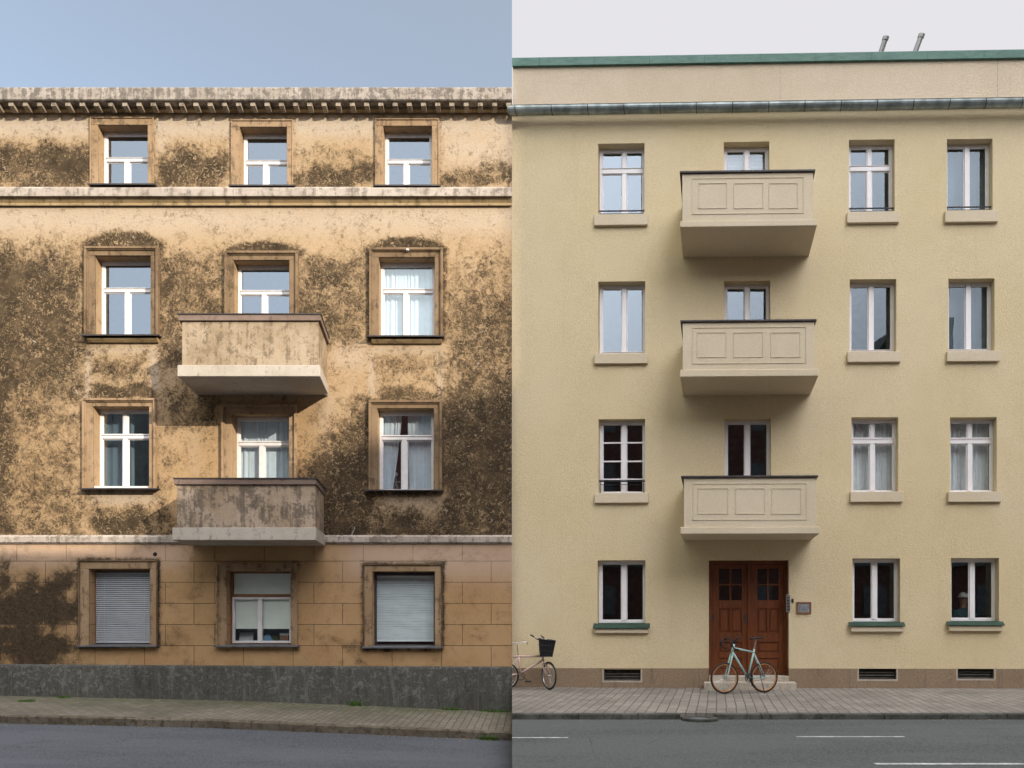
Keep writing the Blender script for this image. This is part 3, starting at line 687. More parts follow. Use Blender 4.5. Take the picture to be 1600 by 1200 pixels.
# windows
for wi, wd in enumerate(LW):
    row = wd['row']; dep = .2 if row < 4 else .17; zb = None
    x0, x1, y0, y1 = wd['o']; u0, u1, z0, z1 = lu(x0), lu(x1), lz(y1), lz(y0)
    if wd.get('blind'):
        o = MB(LF); o.rim(u0 + .002, u1 - .002, z0 + .002, z1 - .002, .045, -.26, -.2); o = o.build('window', M['wood2'] if wi == 9 else M['metal_dark'], LB, bevel=.004)
        g = MB(LF); g.quad([(u0 + .04, z0 + .04, -.23), (u1 - .04, z0 + .04, -.23), (u1 - .04, z1 - .04, -.23), (u0 + .04, z1 - .04, -.23)]); g.build('pane', M['glassR2'], o)
        bz0 = lz(1003, -.2) if wi == 9 else lz(1001, -.2)
        dB = -.185 if wi == 9 else -.275
        slats(LF, u0 + .03, u1 - .03, bz0, z1 - .11, dB, 34 if wi == 9 else 40, .31 if wi == 9 else .45).build('venetian_blind', M['blind' if wi == 9 else 'blind_skylit'], o)
    elif wd.get('roller'):
        dk = MB(LF); dk.rim(u0 + .002, u1 - .002, z0 + .002, z1 - .002, .035, -.24, -.165)
        zt = lz(930.5, -.17); dk.box(u0 + .038, u1 - .038, zt - .03, zt + .03, -.24, -.16)
        o = dk.build('window', M['wood2'], LB, bevel=.004)
        wt_ = MB(LF); zl0, zl1 = z0 + .05, zt - .034; um = lu(406, -.17)
        wt_.rim(u0 + .04, u1 - .04, zl0, zl1, .05, -.235, -.172); wt_.box(um - .05, um + .05, zl0 + .05, zl1 - .05, -.235, -.168)
        wt_.build('sash', M['white_old'], o, bevel=.004)
        g = MB(LF)
        for (a, c, e, f_) in ((u0 + .06, u1 - .06, zt + .02, z1 - .03), (u0 + .08, um - .04, zl0 + .04, zl1 - .04), (um + .04, u1 - .08, zl0 + .04, zl1 - .04)): g.quad([(a, e, -.215), (c, e, -.215), (c, f_, -.215), (a, f_, -.215)])
        g.build('pane', M['glassR2'], o)
        r = MB(LF); r.box(u0 + .05, u1 - .05, lz(981, -.3), z1 - .02, -.25, -.246); r.box(u0 + .05, u1 - .05, lz(981, -.3) - .02, lz(981, -.3), -.256, -.243); r.build('roller_blind', M['roller'], o)
    else:
        um_ = wd.get('umull', False); gm = 'glassL' if row < 3 else 'glassL2'
        if wi == 5: gm = 'glassL2'
        o, rc, panes = window(LB, LF, wd['o'], dep, wd['mull'], wd['trans'], um_, fw=.06 if row < 4 else .05, wm='white_old', gm=gm)
        if wd.get('curt') == 'full':
            curtain_mesh(LF, u0 + .02, u1 - .02, z0, z1, -.34, 13, .022, seed=wi).build('curtain', M['curtain'], o, smooth=True)
        if wd.get('curt') == 'part':
            um = lu(632, -.2)
            curtain_mesh(LF, u0, um - .08, z0, z1 - .04, -.34, 6, .02, tie=(u0, .55), seed=2).build('curtain', M['curtain'], o, smooth=True)
            curtain_mesh(LF, um + .05, u1, z0, z1 - .04, -.34, 6, .02, tie=(u1, .93), seed=5).build('curtain', M['curtain'], o, smooth=True)
        if wi == 6: curtain_mesh(LF, u0, lu(205, -.3), z0, z1, -.42, 5, .02, seed=8).build('curtain', M['net'], o, smooth=True)
    # surround
    sx0, sx1, sy = wd['s']; su0, su1, sz = lu(sx0), lu(sx1), lz(sy); s = MB(LF)
    wL = u0 - su0; wR = su1 - u1; wT = sz - z1
    if row == 1:
        s.box(su0, u0, z0, z1, .001, .04); s.box(u1, su1, z0, z1, .001, .04); s.box(su0, su1, z1, sz, .001, .04)
        s.rim(su0 - .012, su1 + .012, z0, sz + .012, .03, .041, .06, False); mt = 'rim_pale'
    elif row == 4:
        s.box(su0, u0, z0, z1, .001, .03); s.box(u1, su1, z0, z1, .001, .03); s.box(su0, su1, z1, sz, .001, .03)
        e_ = MB(LF); e_.rim(su0 - .012, su1 + .012, z0, sz + .012, .034, .0305, .055, False); e_.build('surround_edge', M['edge_dark' if wi != 10 else 'rim_pale'], o, bevel=.006); mt = 'rim_pale'
    else:
        s.box(su0 + .055, u0, z0, z1, .001, .05); s.box(u1, su1 - .055, z0, z1, .001, .05); s.box(su0 + .055, su1 - .055, z1, sz - .055, .001, .05)
        s.rim(su0, su1, z0, sz, .052, .001, .10, False); s.rim(su0 + .053, su1 - .053, z0, sz - .053, .022, .051, .075, False); mt = 'rim_stone'
        if row == 3 and wi in (6, 7): mt = 'rim_pale'
    s.build('surround', M[mt], o, bevel=.006)
    if wd['sill']:
        a, c = lu(wd['sill'][0], .1), lu(wd['sill'][1], .1); s = MB(LF)
        out = .17 if row in (2, 3) else .12
        s.prism([(-dep + .0, z0 + .028), (out, z0 + .006), (out, z0 - .022), (out - .008, z0 - .022), (out - .008, z0 - .004), (-dep, z0 + .012)], a, c)
        s.build('sill', M['metal_dark'] if row != 4 else M['sill_grey'], o)
        if row == 2:
            s = MB(LF); s.prism([(.001, z0 - .03), (.10, z0 - .035), (.10, z0 - .07), (.05, z0 - .12), (.001, z0 - .12)], a + .1, c - .06); s.build('sill_moulding', M['moulding'], o)
        if row == 3 and wi == 6:
            s = MB(LF); s.box(a + .06, c - .04, z0 + .03, z0 + .075, -dep + .002, .0); s.build('sill_board', M['white_old'], o)
# aprons below row 2 and 3 windows
for (x0, x1, y0, y1) in ((140, 240, 541, 623), (582, 686, 541, 626), (137, 243, 776, 835), (580, 688, 777, 835), (123, 243, 1015, 1036), (342, 462, 1017, 1038), (571, 691, 1019, 1039)):
    pass
# vent hole, hooks
m = MB(LF); cu, cz = lu(242.5), lz(866)
for k in range(16):
    a = 2 * math.pi * k / 16; m.v.append(LF.P(cu + .045 * math.cos(a), cz + .045 * math.sin(a), .004))
m.f.append(tuple(range(16))); m.build('vent_hole', M['rail'], LB)

for (px, py) in ((509, 615), (637, 390.5)):
    u, z = LF.uz(px, py, .1); m = MB(LF); m.box(u - .03, u + .03, z - .018, z + .018, .002, .13); m.build('wall_hook', M['white_old'], LB, bevel=.008)
# old balconies
def balcony(b, fr, px, depth, mats, name, wall_t=.1, panels=None, outer=None, capx=None, soff=True, cap_h=None):
    """px: coping(x0,x1,ytop,ybot) parapet(x0,x1,ybot) slab(x0,x1,ytop,ybot), all read on the front plane"""
    (cx0, cx1, cy0, cy1), (px0, px1), (sx0, sx1, sy0, sy1) = px
    U = lambda x, dd=depth: fr.uz(x, 958, dd)[0]; Z = lambda y, x, dd=depth: fr.uz(x, y, dd)[1]
    mid = (sx0 + sx1) / 2
    z_ct, z_cb, z_st, z_sb = Z(cy0, mid), Z(cy1, mid), Z(sy0, mid), Z(sy1, mid)
    p0, p1 = U(px0), U(px1); s0, s1 = U(sx0), U(sx1); c0, c1 = U(cx0), U(cx1); od = .05
    m = MB(fr); f0 = depth - .03
    m.box(p0, p1, z_st, z_cb, f0 - wall_t, f0); m.box(p0, p0 + wall_t, z_st, z_cb, .002, f0 - wall_t); m.box(p1 - wall_t, p1, z_st, z_cb, .002, f0 - wall_t)
    o = m.build(name, M[mats[0]], b, bevel=.006)
    m = MB(fr); m.box(s0, s1, z_sb, z_st - .002, .002, depth); m.build('slab', M[mats[1]], o, bevel=.008)
    m = MB(fr); e = .03
    m.box(c0, c1, z_cb + .001, z_ct, f0 - wall_t - e, depth + .01); m.box(c0, p0 + wall_t + e, z_cb + .001, z_ct, .002, f0 - wall_t - e); m.box(p1 - wall_t - e, c1, z_cb + .001, z_ct, .002, f0 - wall_t - e)
    m.build('coping', M[mats[2]], o, bevel=.004)
    if cap_h:
        m = MB(fr); t = z_ct + .001; g = .015
        m.box(c0 - g, c1 + g, t, t + cap_h, f0 - wall_t - e - g, depth + .01 + g); m.box(c0 - g, p0 + wall_t + e + g, t, t + cap_h, .002, f0 - wall_t - e - g); m.box(p1 - wall_t - e - g, c1 + g, t, t + cap_h, .002, f0 - wall_t - e - g)
        m.build('metal_cap', M['metal_dark'], o)
    if panels:
        m = MB(fr)
        for (x0, x1, y0, y1) in panels + [outer]:
            m.rim(U(x0), U(x1), Z(y1, x0), Z(y0, x0), .012, f0 + .0005, f0 + .010)
        m.build('panel_moulding', M[mats[0]], o, bevel=.002)
    return o
balcony(LB, LFB, ((279, 501, 492, 501), (283.5, 497), (277, 500, 570, 588)), 1.2, ('bal_up', 'slab_up', 'coping_old'), 'balcony', cap_h=.022)
balcony(LB, LFB, ((272, 494, 748.5, 757), (275.5, 492), (269, 494, 824, 844)), 1.2, ('bal_low', 'slab_low', 'coping_old'), 'balcony', cap_h=.022)

# ================================================================= CREAM RIGHT HOUSE
RB = thing('apartment_house', 'cream yellow apartment house with three panelled balconies above a brown double door', 'building', (5.5, 15, 0))
def rz(py, px=1200, d=0): return RF.uz(px, py, d)[1]
def ru(px, d=0): return RF.uz(px, 958, d)[0]
RU1 = 13.5
RW = [
 dict(o=(934.5, 1007, 224.5, 337), mull=975.5, trans=268.5, um=True, sill=(928, 1011.5, 337, 351), rail=330),
 dict(o=(1131, 1202, 222, 330), mull=1166.5, dr=344, blind=True),
 dict(o=(1326.5, 1398, 218.5, 333), mull=1358, trans=264.5, um=True, sill=(1324, 1405, 333, 347), rail=326),
 dict(o=(1479.5, 1551, 217.5, 331), mull=1510.5, sill=(1477, 1560, 331, 346), rail=324),
 dict(o=(934.5, 1008, 440, 554), mull=975.5, sill=(928.5, 1012, 554, 567.5), low=.06),
 dict(o=(1131.5, 1203.5, 439, 560), mull=1167, dr=577),
 dict(o=(1327.5, 1400.5, 436.5, 551), mull=1360.5, sill=(1324.5, 1407.5, 551, 565), low=.06),
 dict(o=(1482, 1554, 435.5, 550), mull=1512.5, sill=(1480, 1562.5, 550, 564), low=.06),
 dict(o=(935, 1008, 655, 771), mull=975, bars=(692, 721, 749), sill=(929, 1013, 771, 785.5), rail=753),
 dict(o=(1132, 1204.5, 654, 800), mull=1167.5, dr=823),
 dict(o=(1330.5, 1403.5, 652, 769), mull=1362.5, trans=690, um=True, sill=(1329, 1411, 769, 784), curt=True),
 dict(o=(1484.5, 1557.5, 652, 769), mull=1515, trans=690, um=True, sill=(1482, 1565, 769, 784), curt=True),
 dict(o=(933.5, 1008.5, 875.5, 974), mull=975, green=(926.5, 1015, 975, 982, 989)),
 dict(o=(1332, 1406.5, 872.5, 972), mull=1366, green=(1327, 1414.5, 972, 978.5, 987)),
 dict(o=(1486, 1561, 872, 971), mull=1518.5, green=(1481, 1570, 971, 977.5, 986)),
]
holes = []
for wd in RW:
    x0, x1, y0, y1 = wd['o']; u0, z1 = RF.uz(x0, y0); u1, z0 = RF.uz(x1, y1)
    if wd.get('dr'): z0 = RF.uz(1166, wd['dr'], 1.2)[1] + .02
    wd['h'] = (u0, u1, z0, z1); holes.append(wd['h'])
DU0, DU1, DZ1 = ru(1107.5), ru(1232.5), rz(875, 1170); DZ0 = rz(1056, 1170, 0)
holes.append((DU0, DU1, -.3, DZ1))
VENTS = [(943.5, 1001, 1046, 1063.5), (1342, 1400.5, 1044, 1061.5), (1496.5, 1553, 1043, 1060.5)]
vh = []
for v in VENTS:
    u0, z1 = RF.uz(v[0], v[2]); u1, z0 = RF.uz(v[1], v[3]); vh.append((u0, u1, z0, z1))
ZP = rz(1044, 900)
ZG = rz(168, 1200)
wall_sheet('wall', RF, .001, RU1, ZP, ZG, holes, .24, M['cream'], RB, .4)
wall_sheet('plinth_wall', RF, .001, RU1, -.3, ZP - .001, [(DU0, DU1, -.3, ZP)] + vh, .3, M['plinth_new'], RB, .4)
shell(RB, RF, .001, RU1, -.3, rz(100), 9, 'rear_wall', M['cream'])
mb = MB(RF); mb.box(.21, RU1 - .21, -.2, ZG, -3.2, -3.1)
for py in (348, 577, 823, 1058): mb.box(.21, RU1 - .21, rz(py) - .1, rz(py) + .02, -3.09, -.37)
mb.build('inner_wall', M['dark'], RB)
# eave, gutter, attic, copper
zA0 = RF.uz(800, 162)[1]; 
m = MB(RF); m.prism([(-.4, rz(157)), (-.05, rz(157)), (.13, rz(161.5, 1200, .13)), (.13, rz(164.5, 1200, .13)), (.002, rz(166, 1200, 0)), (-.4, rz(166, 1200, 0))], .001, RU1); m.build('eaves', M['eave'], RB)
m = MB(RF); m.box(.001, RU1, rz(156.9), rz(94, 1200), -.4, -.06); m.build('attic_wall', M['beige'], RB)
m = MB(RF); zc0, zc1 = rz(94, 1200), rz(83, 1200); m.prism([(-.5, zc0 + .003), (-.02, zc0 - .03), (0, zc0 - .03), (0, zc1 - .015), (-.01, zc1), (-.5, zc1 + .03)], .001, RU1); m.build('roof_flashing', M['copper'], RB)
gu = MB(RF); n = 12; gc_d, gc_z, gr = .245, rz(161.5, 1200, .3), .108
prev = None
prof = [(gc_d + gr * math.cos(math.pi + math.pi * k / n) , gc_z + gr * 1.15 * math.sin(math.pi + math.pi * k / n)) for k in range(n + 1)]
prof = [(gc_d - gr, gc_z)] + prof[1:] + [(gc_d + gr + .006, gc_z + .012), (gc_d + gr - .004, gc_z + .014), (gc_d + gr - .01, gc_z - .004)]
inner = [(gc_d + (gr - .01) * math.cos(math.pi + math.pi * k / n), gc_z + (gr - .01) * 1.15 * math.sin(math.pi + math.pi * k / n)) for k in range(n, -1, -1)]
gu.prism(prof + inner, .002, RU1); G_ = gu.build('gutter', M['zinc'], RB)
px = 805.0
while px < 1640:
    u = ru(px, .3); m = MB(RF)
    pr = [(gc_d + (gr + .006) * math.cos(math.pi + math.pi * k / n), gc_z + (gr + .006) * 1.15 * math.sin(math.pi + math.pi * k / n)) for k in range(n + 1)]
    pi_ = [(gc_d + (gr + .0005) * math.cos(math.pi + math.pi * k / n), gc_z + (gr + .0005) * 1.15 * math.sin(math.pi + math.pi * k / n)) for k in range(n, -1, -1)]
    m.prism(pr + pi_, u, u + .016); m.build('gutter_joint', M['metal_dark'], G_); px += 56.5
for px in (1219, 1560):
    m = MB(RF); u = ru(px); m.box(u, u + .012, rz(157.2), rz(94.5, 1200), -.0595, -.058); m.build('render_joint', M['eave'], RB)
# vent pipes on the roof
for (a, c, lab) in (((1376, 83), (1380.5, 64), 'shorter silver vent pipe leaning on the roof edge'), ((1430.5, 80), (1436, 60), 'taller silver vent pipe leaning on the roof edge')):
    Y = 15.1 - .0209 * 7 + .35; f_ = lambda p: ((p[0] - 800) / F * Y, Y, EYE + (958 - p[1]) / F * Y)
    P0, P1 = Vector(f_(a)), Vector(f_(c)); P1 = P1 + Vector((0, -.1, 0)); base = P0 - (P1 - P0) * 1.0
    t = thing('vent_pipe', lab, 'vent pipe', tuple(base), 'silver vent pipes on the roof')
    m = MB(WF); m.tube([base, P0, P1], .055, 12); m.build('pipe', M['steel'], t, smooth=False)
    m = MB(WF); m.tube([P1 - (P1 - P0) * .2, P1 + (P1 - P0) * .02], .068, 12); m.build('cap', M['steel'], t)
# windows
for wi, wd in enumerate(RW):
    u0, u1, z0, z1 = wd['h']; dep = .19
    gm = 'glassR2' if wd.get('curt') or wd.get('blind') else 'glassR'
    o, rc, panes = window(RB, RF, wd['o'], dep, wd['mull'], wd.get('trans'), wd.get('um', False), fw=.055, bars=wd.get('bars'), name='window', wm='white', gm=gm, mw=.095, tw=.10, zbot=z0 if wd.get('dr') else None, low=wd.get('low', 0))
    if wd.get('curt'): curtain_mesh(RF, u0 + .03, u1 - .03, z0, z1, -.40, 11, .025, seed=wi).build('curtain', M['curtain'], o, smooth=True)
    if wi in (3, 7): curtain_mesh(RF, u0 + .03, u1 - .03, z0, z1, -.42, 9, .012, seed=wi).build('curtain', M['net'], o, smooth=True)  # added grey sheet that lightens panes darkened by the reflected jamb
    if wd.get('blind'):
        m = MB(RF); n = 30
        for k in range(n):
            z = z1 - .08 - k * .03; m.quad([(u0 + .04, z, -.36), (u1 - .04, z, -.36), (u1 - .04, z - .026, -.345), (u0 + .04, z - .026, -.345)])
        m.build('blind', M['curtain'], o)
    if wd.get('sill'):
        x0, x1, y0, y1 = wd['sill']; a, za = RF.uz(x0, y0, .07); c, zb = RF.uz(x1, y1, .07)
        m = MB(RF); m.box(a, c, zb, z0 + .002, .002, .075); m.box(u0 + .003, u1 - .003, z0 - .03, z0 + .004, -dep, .0019); m.build('sill', M['balc'], o, bevel=.006)
    if wd.get('green'):
        x0, x1, y0, y1, y2 = wd['green']; a, c = ru(x0, .1), ru(x1, .1); zz = rz(y1, x0, .11)
        m = MB(RF); m.prism([(-dep, z0 + .012), (.0, z0 + .002), (.115, zz + .012), (.115, zz), (.105, zz), (0, z0 - .012), (-dep, z0)], u0 + .003, u1 - .003)
        m.prism([(.003, z0 + .001), (.1152, zz + .0125), (.1152, zz), (.105, zz), (.003, z0 - .012)], a, u0 + .002); m.prism([(.003, z0 + .001), (.1152, zz + .0125), (.1152, zz), (.105, zz), (.003, z0 - .012)], u1 - .002, c)
        m.build('sill', M['copper2'], o)
        m = MB(RF); m.box(a + .04, c - .03, rz(y2, x0, .07), zz - .004, .002, .08); m.build('sill_base', M['balc'], o, bevel=.006)
    if wd.get('rail'):
        m = MB(RF); zr = rz(wd['rail'], (wd['o'][0]), -.05); d = -.07
        m.box(u0 + .004, u1 - .004, zr, zr + .022, d - .012, d + .012); m.box(u0 + .03, u1 - .03, zr - .055, zr - .043, d - .006, d + .006)
        for u in (u0 + .03, u1 - .045): m.box(u, u + .012, z0 + .004, zr, d - .006, d + .006)
        if wi == 8: m.box(u0 + .004, u1 - .004, zr + .03, zr + .045, d - .01, d + .01)
        m.build('guard_rail', M['rail'], o)
# balconies
def pan(xs, y0, y1): return [(a, b_, y0, y1) for a, b_ in xs]
balcony(RB, RF, ((1062, 1274, 266, 269), (1066, 1271), (1062.5, 1276.5, 344, 353.5)), 1.2, ('balc', 'balc', 'metal_dark'), 'balcony', panels=pan(((1091, 1136), (1146.5, 1193), (1201.5, 1247)), 285, 325), outer=(1081, 1256, 277.5, 334))
balcony(RB, RF, ((1063, 1276, 499.5, 502.3), (1066.5, 1273), (1062.5, 1279, 577, 588)), 1.2, ('balc', 'balc', 'metal_dark'), 'balcony', panels=pan(((1089, 1135), (1146, 1192.5), (1204, 1251)), 518.5, 558), outer=(1081.5, 1260, 511, 568))
balcony(RB, RF, ((1064, 1278.5, 743, 746), (1068.5, 1275), (1063, 1281, 823, 834)), 1.2, ('balc', 'balc', 'metal_dark'), 'balcony', panels=pan(((1090, 1138), (1149, 1195.5), (1205.5, 1252.5)), 762.5, 803), outer=(1082.5, 1261, 755, 812.5))
# entrance door
dd = -.22; m = MB(RF); m.rim(DU0 + .004, DU1 - .004, DZ0, DZ1 - .004, .07, dd - .06, dd + .02, False)
um = ru(1170.5, -.22); m.box(um - .035, um + .035, DZ0 + .002, DZ1 - .075, dd - .03, dd + .03)
door = m.build('entrance_door', M['wood'], RB, bevel=.005)
for side, (a, c) in enumerate(((DU0 + .076, um - .037), (um + .037, DU1 - .076))):
    lf = MB(RF); W = c - a; zy = lambda y: EYE + (958 - y) / F * 15.3
    st = .11; mid = (a + c) / 2 + (0.03 if side == 0 else -.03)
    gz0, gz1 = zy(938), zy(889); pz0, pz1 = zy(988), zy(951); qz0, qz1 = zy(1019), zy(1003); sz0, sz1 = zy(1046), zy(1028)
    L0, L1 = a + .14, c - .12
    lf.box(a, L0, DZ0 + .01, DZ1 - .08, dd - .05, dd - .005); lf.box(L1, c, DZ0 + .01, DZ1 - .08, dd - .05, dd - .005)
    for (za, zb) in ((DZ0 + .01, sz0), (sz1, qz0), (qz1, pz0), (pz1, gz0), (gz1, DZ1 - .08)): lf.box(L0, L1, za, zb, dd - .05, dd - .005)
    m1 = (L0 + L1) / 2
    lf.box(m1 - .022, m1 + .022, pz0, pz1, dd - .05, dd - .006); lf.box(m1 - .018, m1 + .018, gz0, gz1, dd - .045, dd - .01); lf.box(L0, L1, (gz0 + gz1) / 2 - .018, (gz0 + gz1) / 2 + .018, dd - .044, dd - .011)
    for (p, q, r_, s_) in ((L0, m1 - .022, pz0, pz1), (m1 + .022, L1, pz0, pz1), (L0, L1, qz0, qz1), (L0, L1, sz0, sz1)):
        lf.box(p, q, r_, s_, dd - .05, dd - .03); lf.box(p + .035, q - .035, r_ + .035, s_ - .035, dd - .03, dd - .012)
    leaf = lf.build('door_leaf', M['wood'], door, bevel=.004)
for side, (a, c) in enumerate(((DU0 + .076, um - .037), (um + .037, DU1 - .076))):
    g = MB(RF); g.quad([(a + .13, zy(939), dd - .03), (c - .11, zy(939), dd - .03), (c - .11, zy(888), dd - .03), (a + .13, zy(888), dd - .03)]); g.build('door_glass', M['glassR'], door)
m = MB(RF); hu = ru(1165, -.2); m.box(hu - .02, hu + .02, zy(974), zy(959), dd + .001, dd + .012); m.box(hu - .06, hu + .012, zy(966), zy(964.6), dd + .03, dd + .045); m.box(hu - .004, hu + .008, zy(966), zy(965), dd + .012, dd + .03); m.build('handle', M['metal_dark'], door)
m = MB(RF); hu = ru(1114, -.2); m.box(hu - .025, hu + .03, zy(970), zy(960), dd + .0205, dd + .03); m.build('letter_slot', M['metal_dark'], door)
# steps
st = thing('door_step', 'two pale stone steps below the brown double door', 'steps', (4.9, 14.8, 0))
m = MB(RF); ua, _ = RF.uz(1107.5, 958, .02); m.box(DU0 + .003, DU1 - .003, -.02, DZ0 - .002, -.3, .06); m.build('upper_step', M['step'], st, bevel=.01)
m = MB(RF); m.box(ru(1100, .35), ru(1245, .35), -.02, rz(1064.5, 1170, .06), .0605, .36); m.build('lower_step', M['step'], st, bevel=.012)
# intercom, bell, vents
m = MB(RF); a, c = ru(1228.5, .03), ru(1234.5, .03); m.box(a, c, rz(957, 1230), rz(929, 1230), .002, .045); ic = m.build('intercom', M['steel'], RB, bevel=.006)
m = MB(RF)
for k in range(5): z = rz(953 - k * 4.5, 1230); m.box(a + .02, c - .02, z, z + .02, .0455, .05)
m.build('intercom_button', M['rail'], ic)
m = MB(RF); u = ru(1238.5); m.box(u - .022, u + .022, rz(941.5, 1238), rz(935.5, 1238), .002, .03); m.build('door_bell', M['metal_dark'], RB, bevel=.008)
for v, h in zip(VENTS, vh):
    m = MB(RF); u0, u1, z0, z1 = h; m.box(u0 - .035, u1 + .03, z0 - .04, z0, -.2, .006); m.box(u0 - .035, u0, z0, z1 - .003, -.2, .004); m.box(u1, u1 + .035, z0, z1 - .003, -.2, .004)
    o = m.build('cellar_vent', M['step'], RB, bevel=.003)
    m = MB(RF); n = 4
    for k in range(n):
        z = z0 + (z1 - z0) * (k + .5) / n; m.prism([(-.06, z - .018), (-.055, z - .022), (-.11, z + .022), (-.115, z + .018)], u0, u1)
    m.box(u0, u1, z0, z1, -.22, -.2); m.build('louvre', M['louvre'], o)
# plaque
pl = thing('plaque', 'small grey engraved plaque in a brown wooden frame beside the door', 'plaque', (6.3, 14.95, 1.7), None)
x0, x1, y0, y1 = 1244.5, 1267.5, 940.5, 959; a, za = RF.uz(x0, y0); c, zb = RF.uz(x1, y1)
m = MB(RF); m.rim(a, c, zb, za, .035, .002, .03); m.build('frame', M['wood2'], pl, bevel=.003)
m = MB(RF); m.box(a + .033, c - .033, zb + .033, za - .033, .003, .014); m.build('plate', M['metal_grey'], pl)
m = MB(RF); rr = random.Random(8)
for k in range(5):
    z = zb + .055 + k * .026; u = a + .05
    while u < c - .07:
        L = rr.uniform(.01, .04); m.box(u, min(u + L, c - .05), z, z + .009, .0142, .0155); u += L + .012
m.build('engraving', M['rail'], pl)

# ================================================================= BICYCLES
def circle_pts(c, ax, ay, r, n=32, a0=0, a1=2 * math.pi):
    return [c + ax * (r * math.cos(a0 + (a1 - a0) * k / n)) + ay * (r * math.sin(a0 + (a1 - a0) * k / n)) for k in range(n + 1)]
def ring(mb, c, ax, ay, r, rr_, n=36, seg=8): mb.tube(circle_pts(c, ax, ay, r, n)[:-1] + circle_pts(c, ax, ay, r, n)[:2], rr_, seg, cap=False)
mat_tyre = plain('black_tyre_rubber', (.02, .02, .02), .8, .2); mat_gum = plain('tan_tyre_wall', (.42, .2, .075), .7, .15, 10)
mat_mint = plain('mint_green_bicycle_paint', (.31, .45, .425), .3, .06, 4); mat_pink = plain('pale_pink_bicycle_paint', (.58, .40, .38), .35, .08, 5)
mat_chrome = plain('bicycle_chrome', (.55, .55, .56), .25, .1, 8, .9); mat_black = plain('black_bicycle_parts', (.015, .015, .017), .5, .3)
def wheel(par, c, ax, r, side, rim_mat):
    up = Vector((0, 0, 1)); nrm = ax.cross(up).normalized()
    m = MB(WF); ring(m, c, ax, up, r - .018, .0185); w_ = m.build('wheel', mat_tyre, par, smooth=True)
    m = MB(WF); ring(m, c, ax, up, r - .042, .0125); m.build('rim', rim_mat, w_, smooth=True)
    m = MB(WF); n = 24
    for k in range(n):
        a = 2 * math.pi * k / n; b = a + (.5 if k % 2 else -.5)
        m.tube([c + nrm * (.025 if k % 4 < 2 else -.025) + (ax * math.cos(b) + up * math.sin(b)) * .02, c + (ax * math.cos(a) + up * math.sin(a)) * (r - .036)], .0012, 4)
    m.build('spokes', mat_chrome, w_)
    m = MB(WF); m.tube([c - nrm * .05, c + nrm * .05], .018, 10); m.build('hub', mat_chrome, w_)
    return w_
BY = 13.95
def bp(px, py, Y=BY, dy=0): return Vector(((px - 800) / F * Y, Y + dy, EYE + (958 - py) / F * Y))
yaw = R(14); ax = Vector((math.cos(yaw), math.sin(yaw), 0))      # from front (left, nearer) to rear
C0 = bp(1132, 1059.7, 13.82)
bk = thing('bicycle', 'mint green bicycle with tan-walled tyres and black saddle standing before the brown door', 'bicycle', (C0.x + .45, C0.y + .1, 0))
nside = ax.cross(Vector((0, 0, 1))).normalized()
def loc(s, z, n=0): return C0 + ax * s + Vector((0, 0, z)) + nside * n
k_ = 13.9 / F / math.cos(yaw) ; kz = 13.9 / F
def q(px, py, n=0): return loc((px - 1132) * k_, -(py - 1059.7) * kz, n)
rW = .308
wheel(bk, q(1132, 1059.7), ax, rW, 0, mat_gum); wheel(bk, q(1199.5, 1059.7), ax, rW, 0, mat_gum)
m = MB(WF)
hd0, hd1, bb, stt, rh = q(1147.5, 1009), q(1144.5, 1021), q(1171.5, 1060), q(1181.5, 1021), q(1199.5, 1059.7)
m.tube([q(1148, 1007), hd1], .024, 10); m.tube([q(1147.5, 1013), q(1181.5, 1020)], .019, 10); m.tube([q(1145.2, 1018.5), bb], .022, 10); m.tube([bb, q(1182.8, 1015)], .020, 10)
for s in (-1, 1):
    m.tube([stt + nside * .012 * s, rh + nside * .045 * s], .011, 8); m.tube([bb + nside * .02 * s, rh + nside * .045 * s], .011, 8)
m.tube([bb - nside * .035, bb + nside * .035], .021, 10)
fr_ = m.build('frame', mat_mint, bk, smooth=True)
m = MB(WF)
m.tube([q(1144.5, 1021, -.035), q(1144.5, 1021, .035)], .016, 8)
for s in (-1, 1): m.tube([hd1 + nside * .035 * s, q(1140, 1038, .04 * s), q(1136.5, 1052, .042 * s), q(1132, 1059.7, .045 * s)], [.017, .016, .012, .010], 8)
m.build('fork', mat_mint, bk, smooth=True)
m = MB(WF); m.tube([q(1148, 1007), q(1149, 1001.5), q(1144, 1000.5)], .012, 8); m.tube([q(1144, 1000.5, -.2), q(1144, 1000.5, .2)], .012, 8)
for s in (-.2, .2): m.tube([q(1144, 1000.5, s), q(1139, 1000, s), q(1136, 1003, s), q(1136, 1009, s), q(1139, 1013.5, s), q(1146, 1014.5, s)], .0135, 8)
for s in (-.2, .2): m.tube([q(1141, 999.5, s), q(1147, 996, s), q(1152, 994.5, s)], .013, 8)
m.build('handlebar', mat_black, bk, smooth=True)
m = MB(WF)
for s in (-.2, .2): m.tube([q(1136, 1001, s), q(1133, 1004, s), q(1134, 1010, s)], .007, 6)
m.build('brake_lever', mat_black, bk, smooth=True)
m = MB(WF); m.tube([q(1182, 1018), q(1186, 999.5)], .0125, 8); m.build('seat_post', mat_chrome, bk)
m = MB(WF)
sad = [(1175.5, .018, 998.5), (1181, .024, 998.2), (1187, .045, 997.8), (1193, .07, 997.2), (1196.5, .066, 996.8)]
for (x, hw, y) in sad:
    for k in range(8): a = 2 * math.pi * k / 8; m.v.append(tuple(q(x, y, hw * math.cos(a)) + Vector((0, 0, .02 * math.sin(a)))))
for j in range(4):
    for k in range(8): m.f.append((j * 8 + k, j * 8 + (k + 1) % 8, j * 8 + 8 + (k + 1) % 8, j * 8 + 8 + k))
m.f += [tuple(range(8)), tuple(range(39, 31, -1))]
m.build('saddle', mat_black, bk, smooth=True)
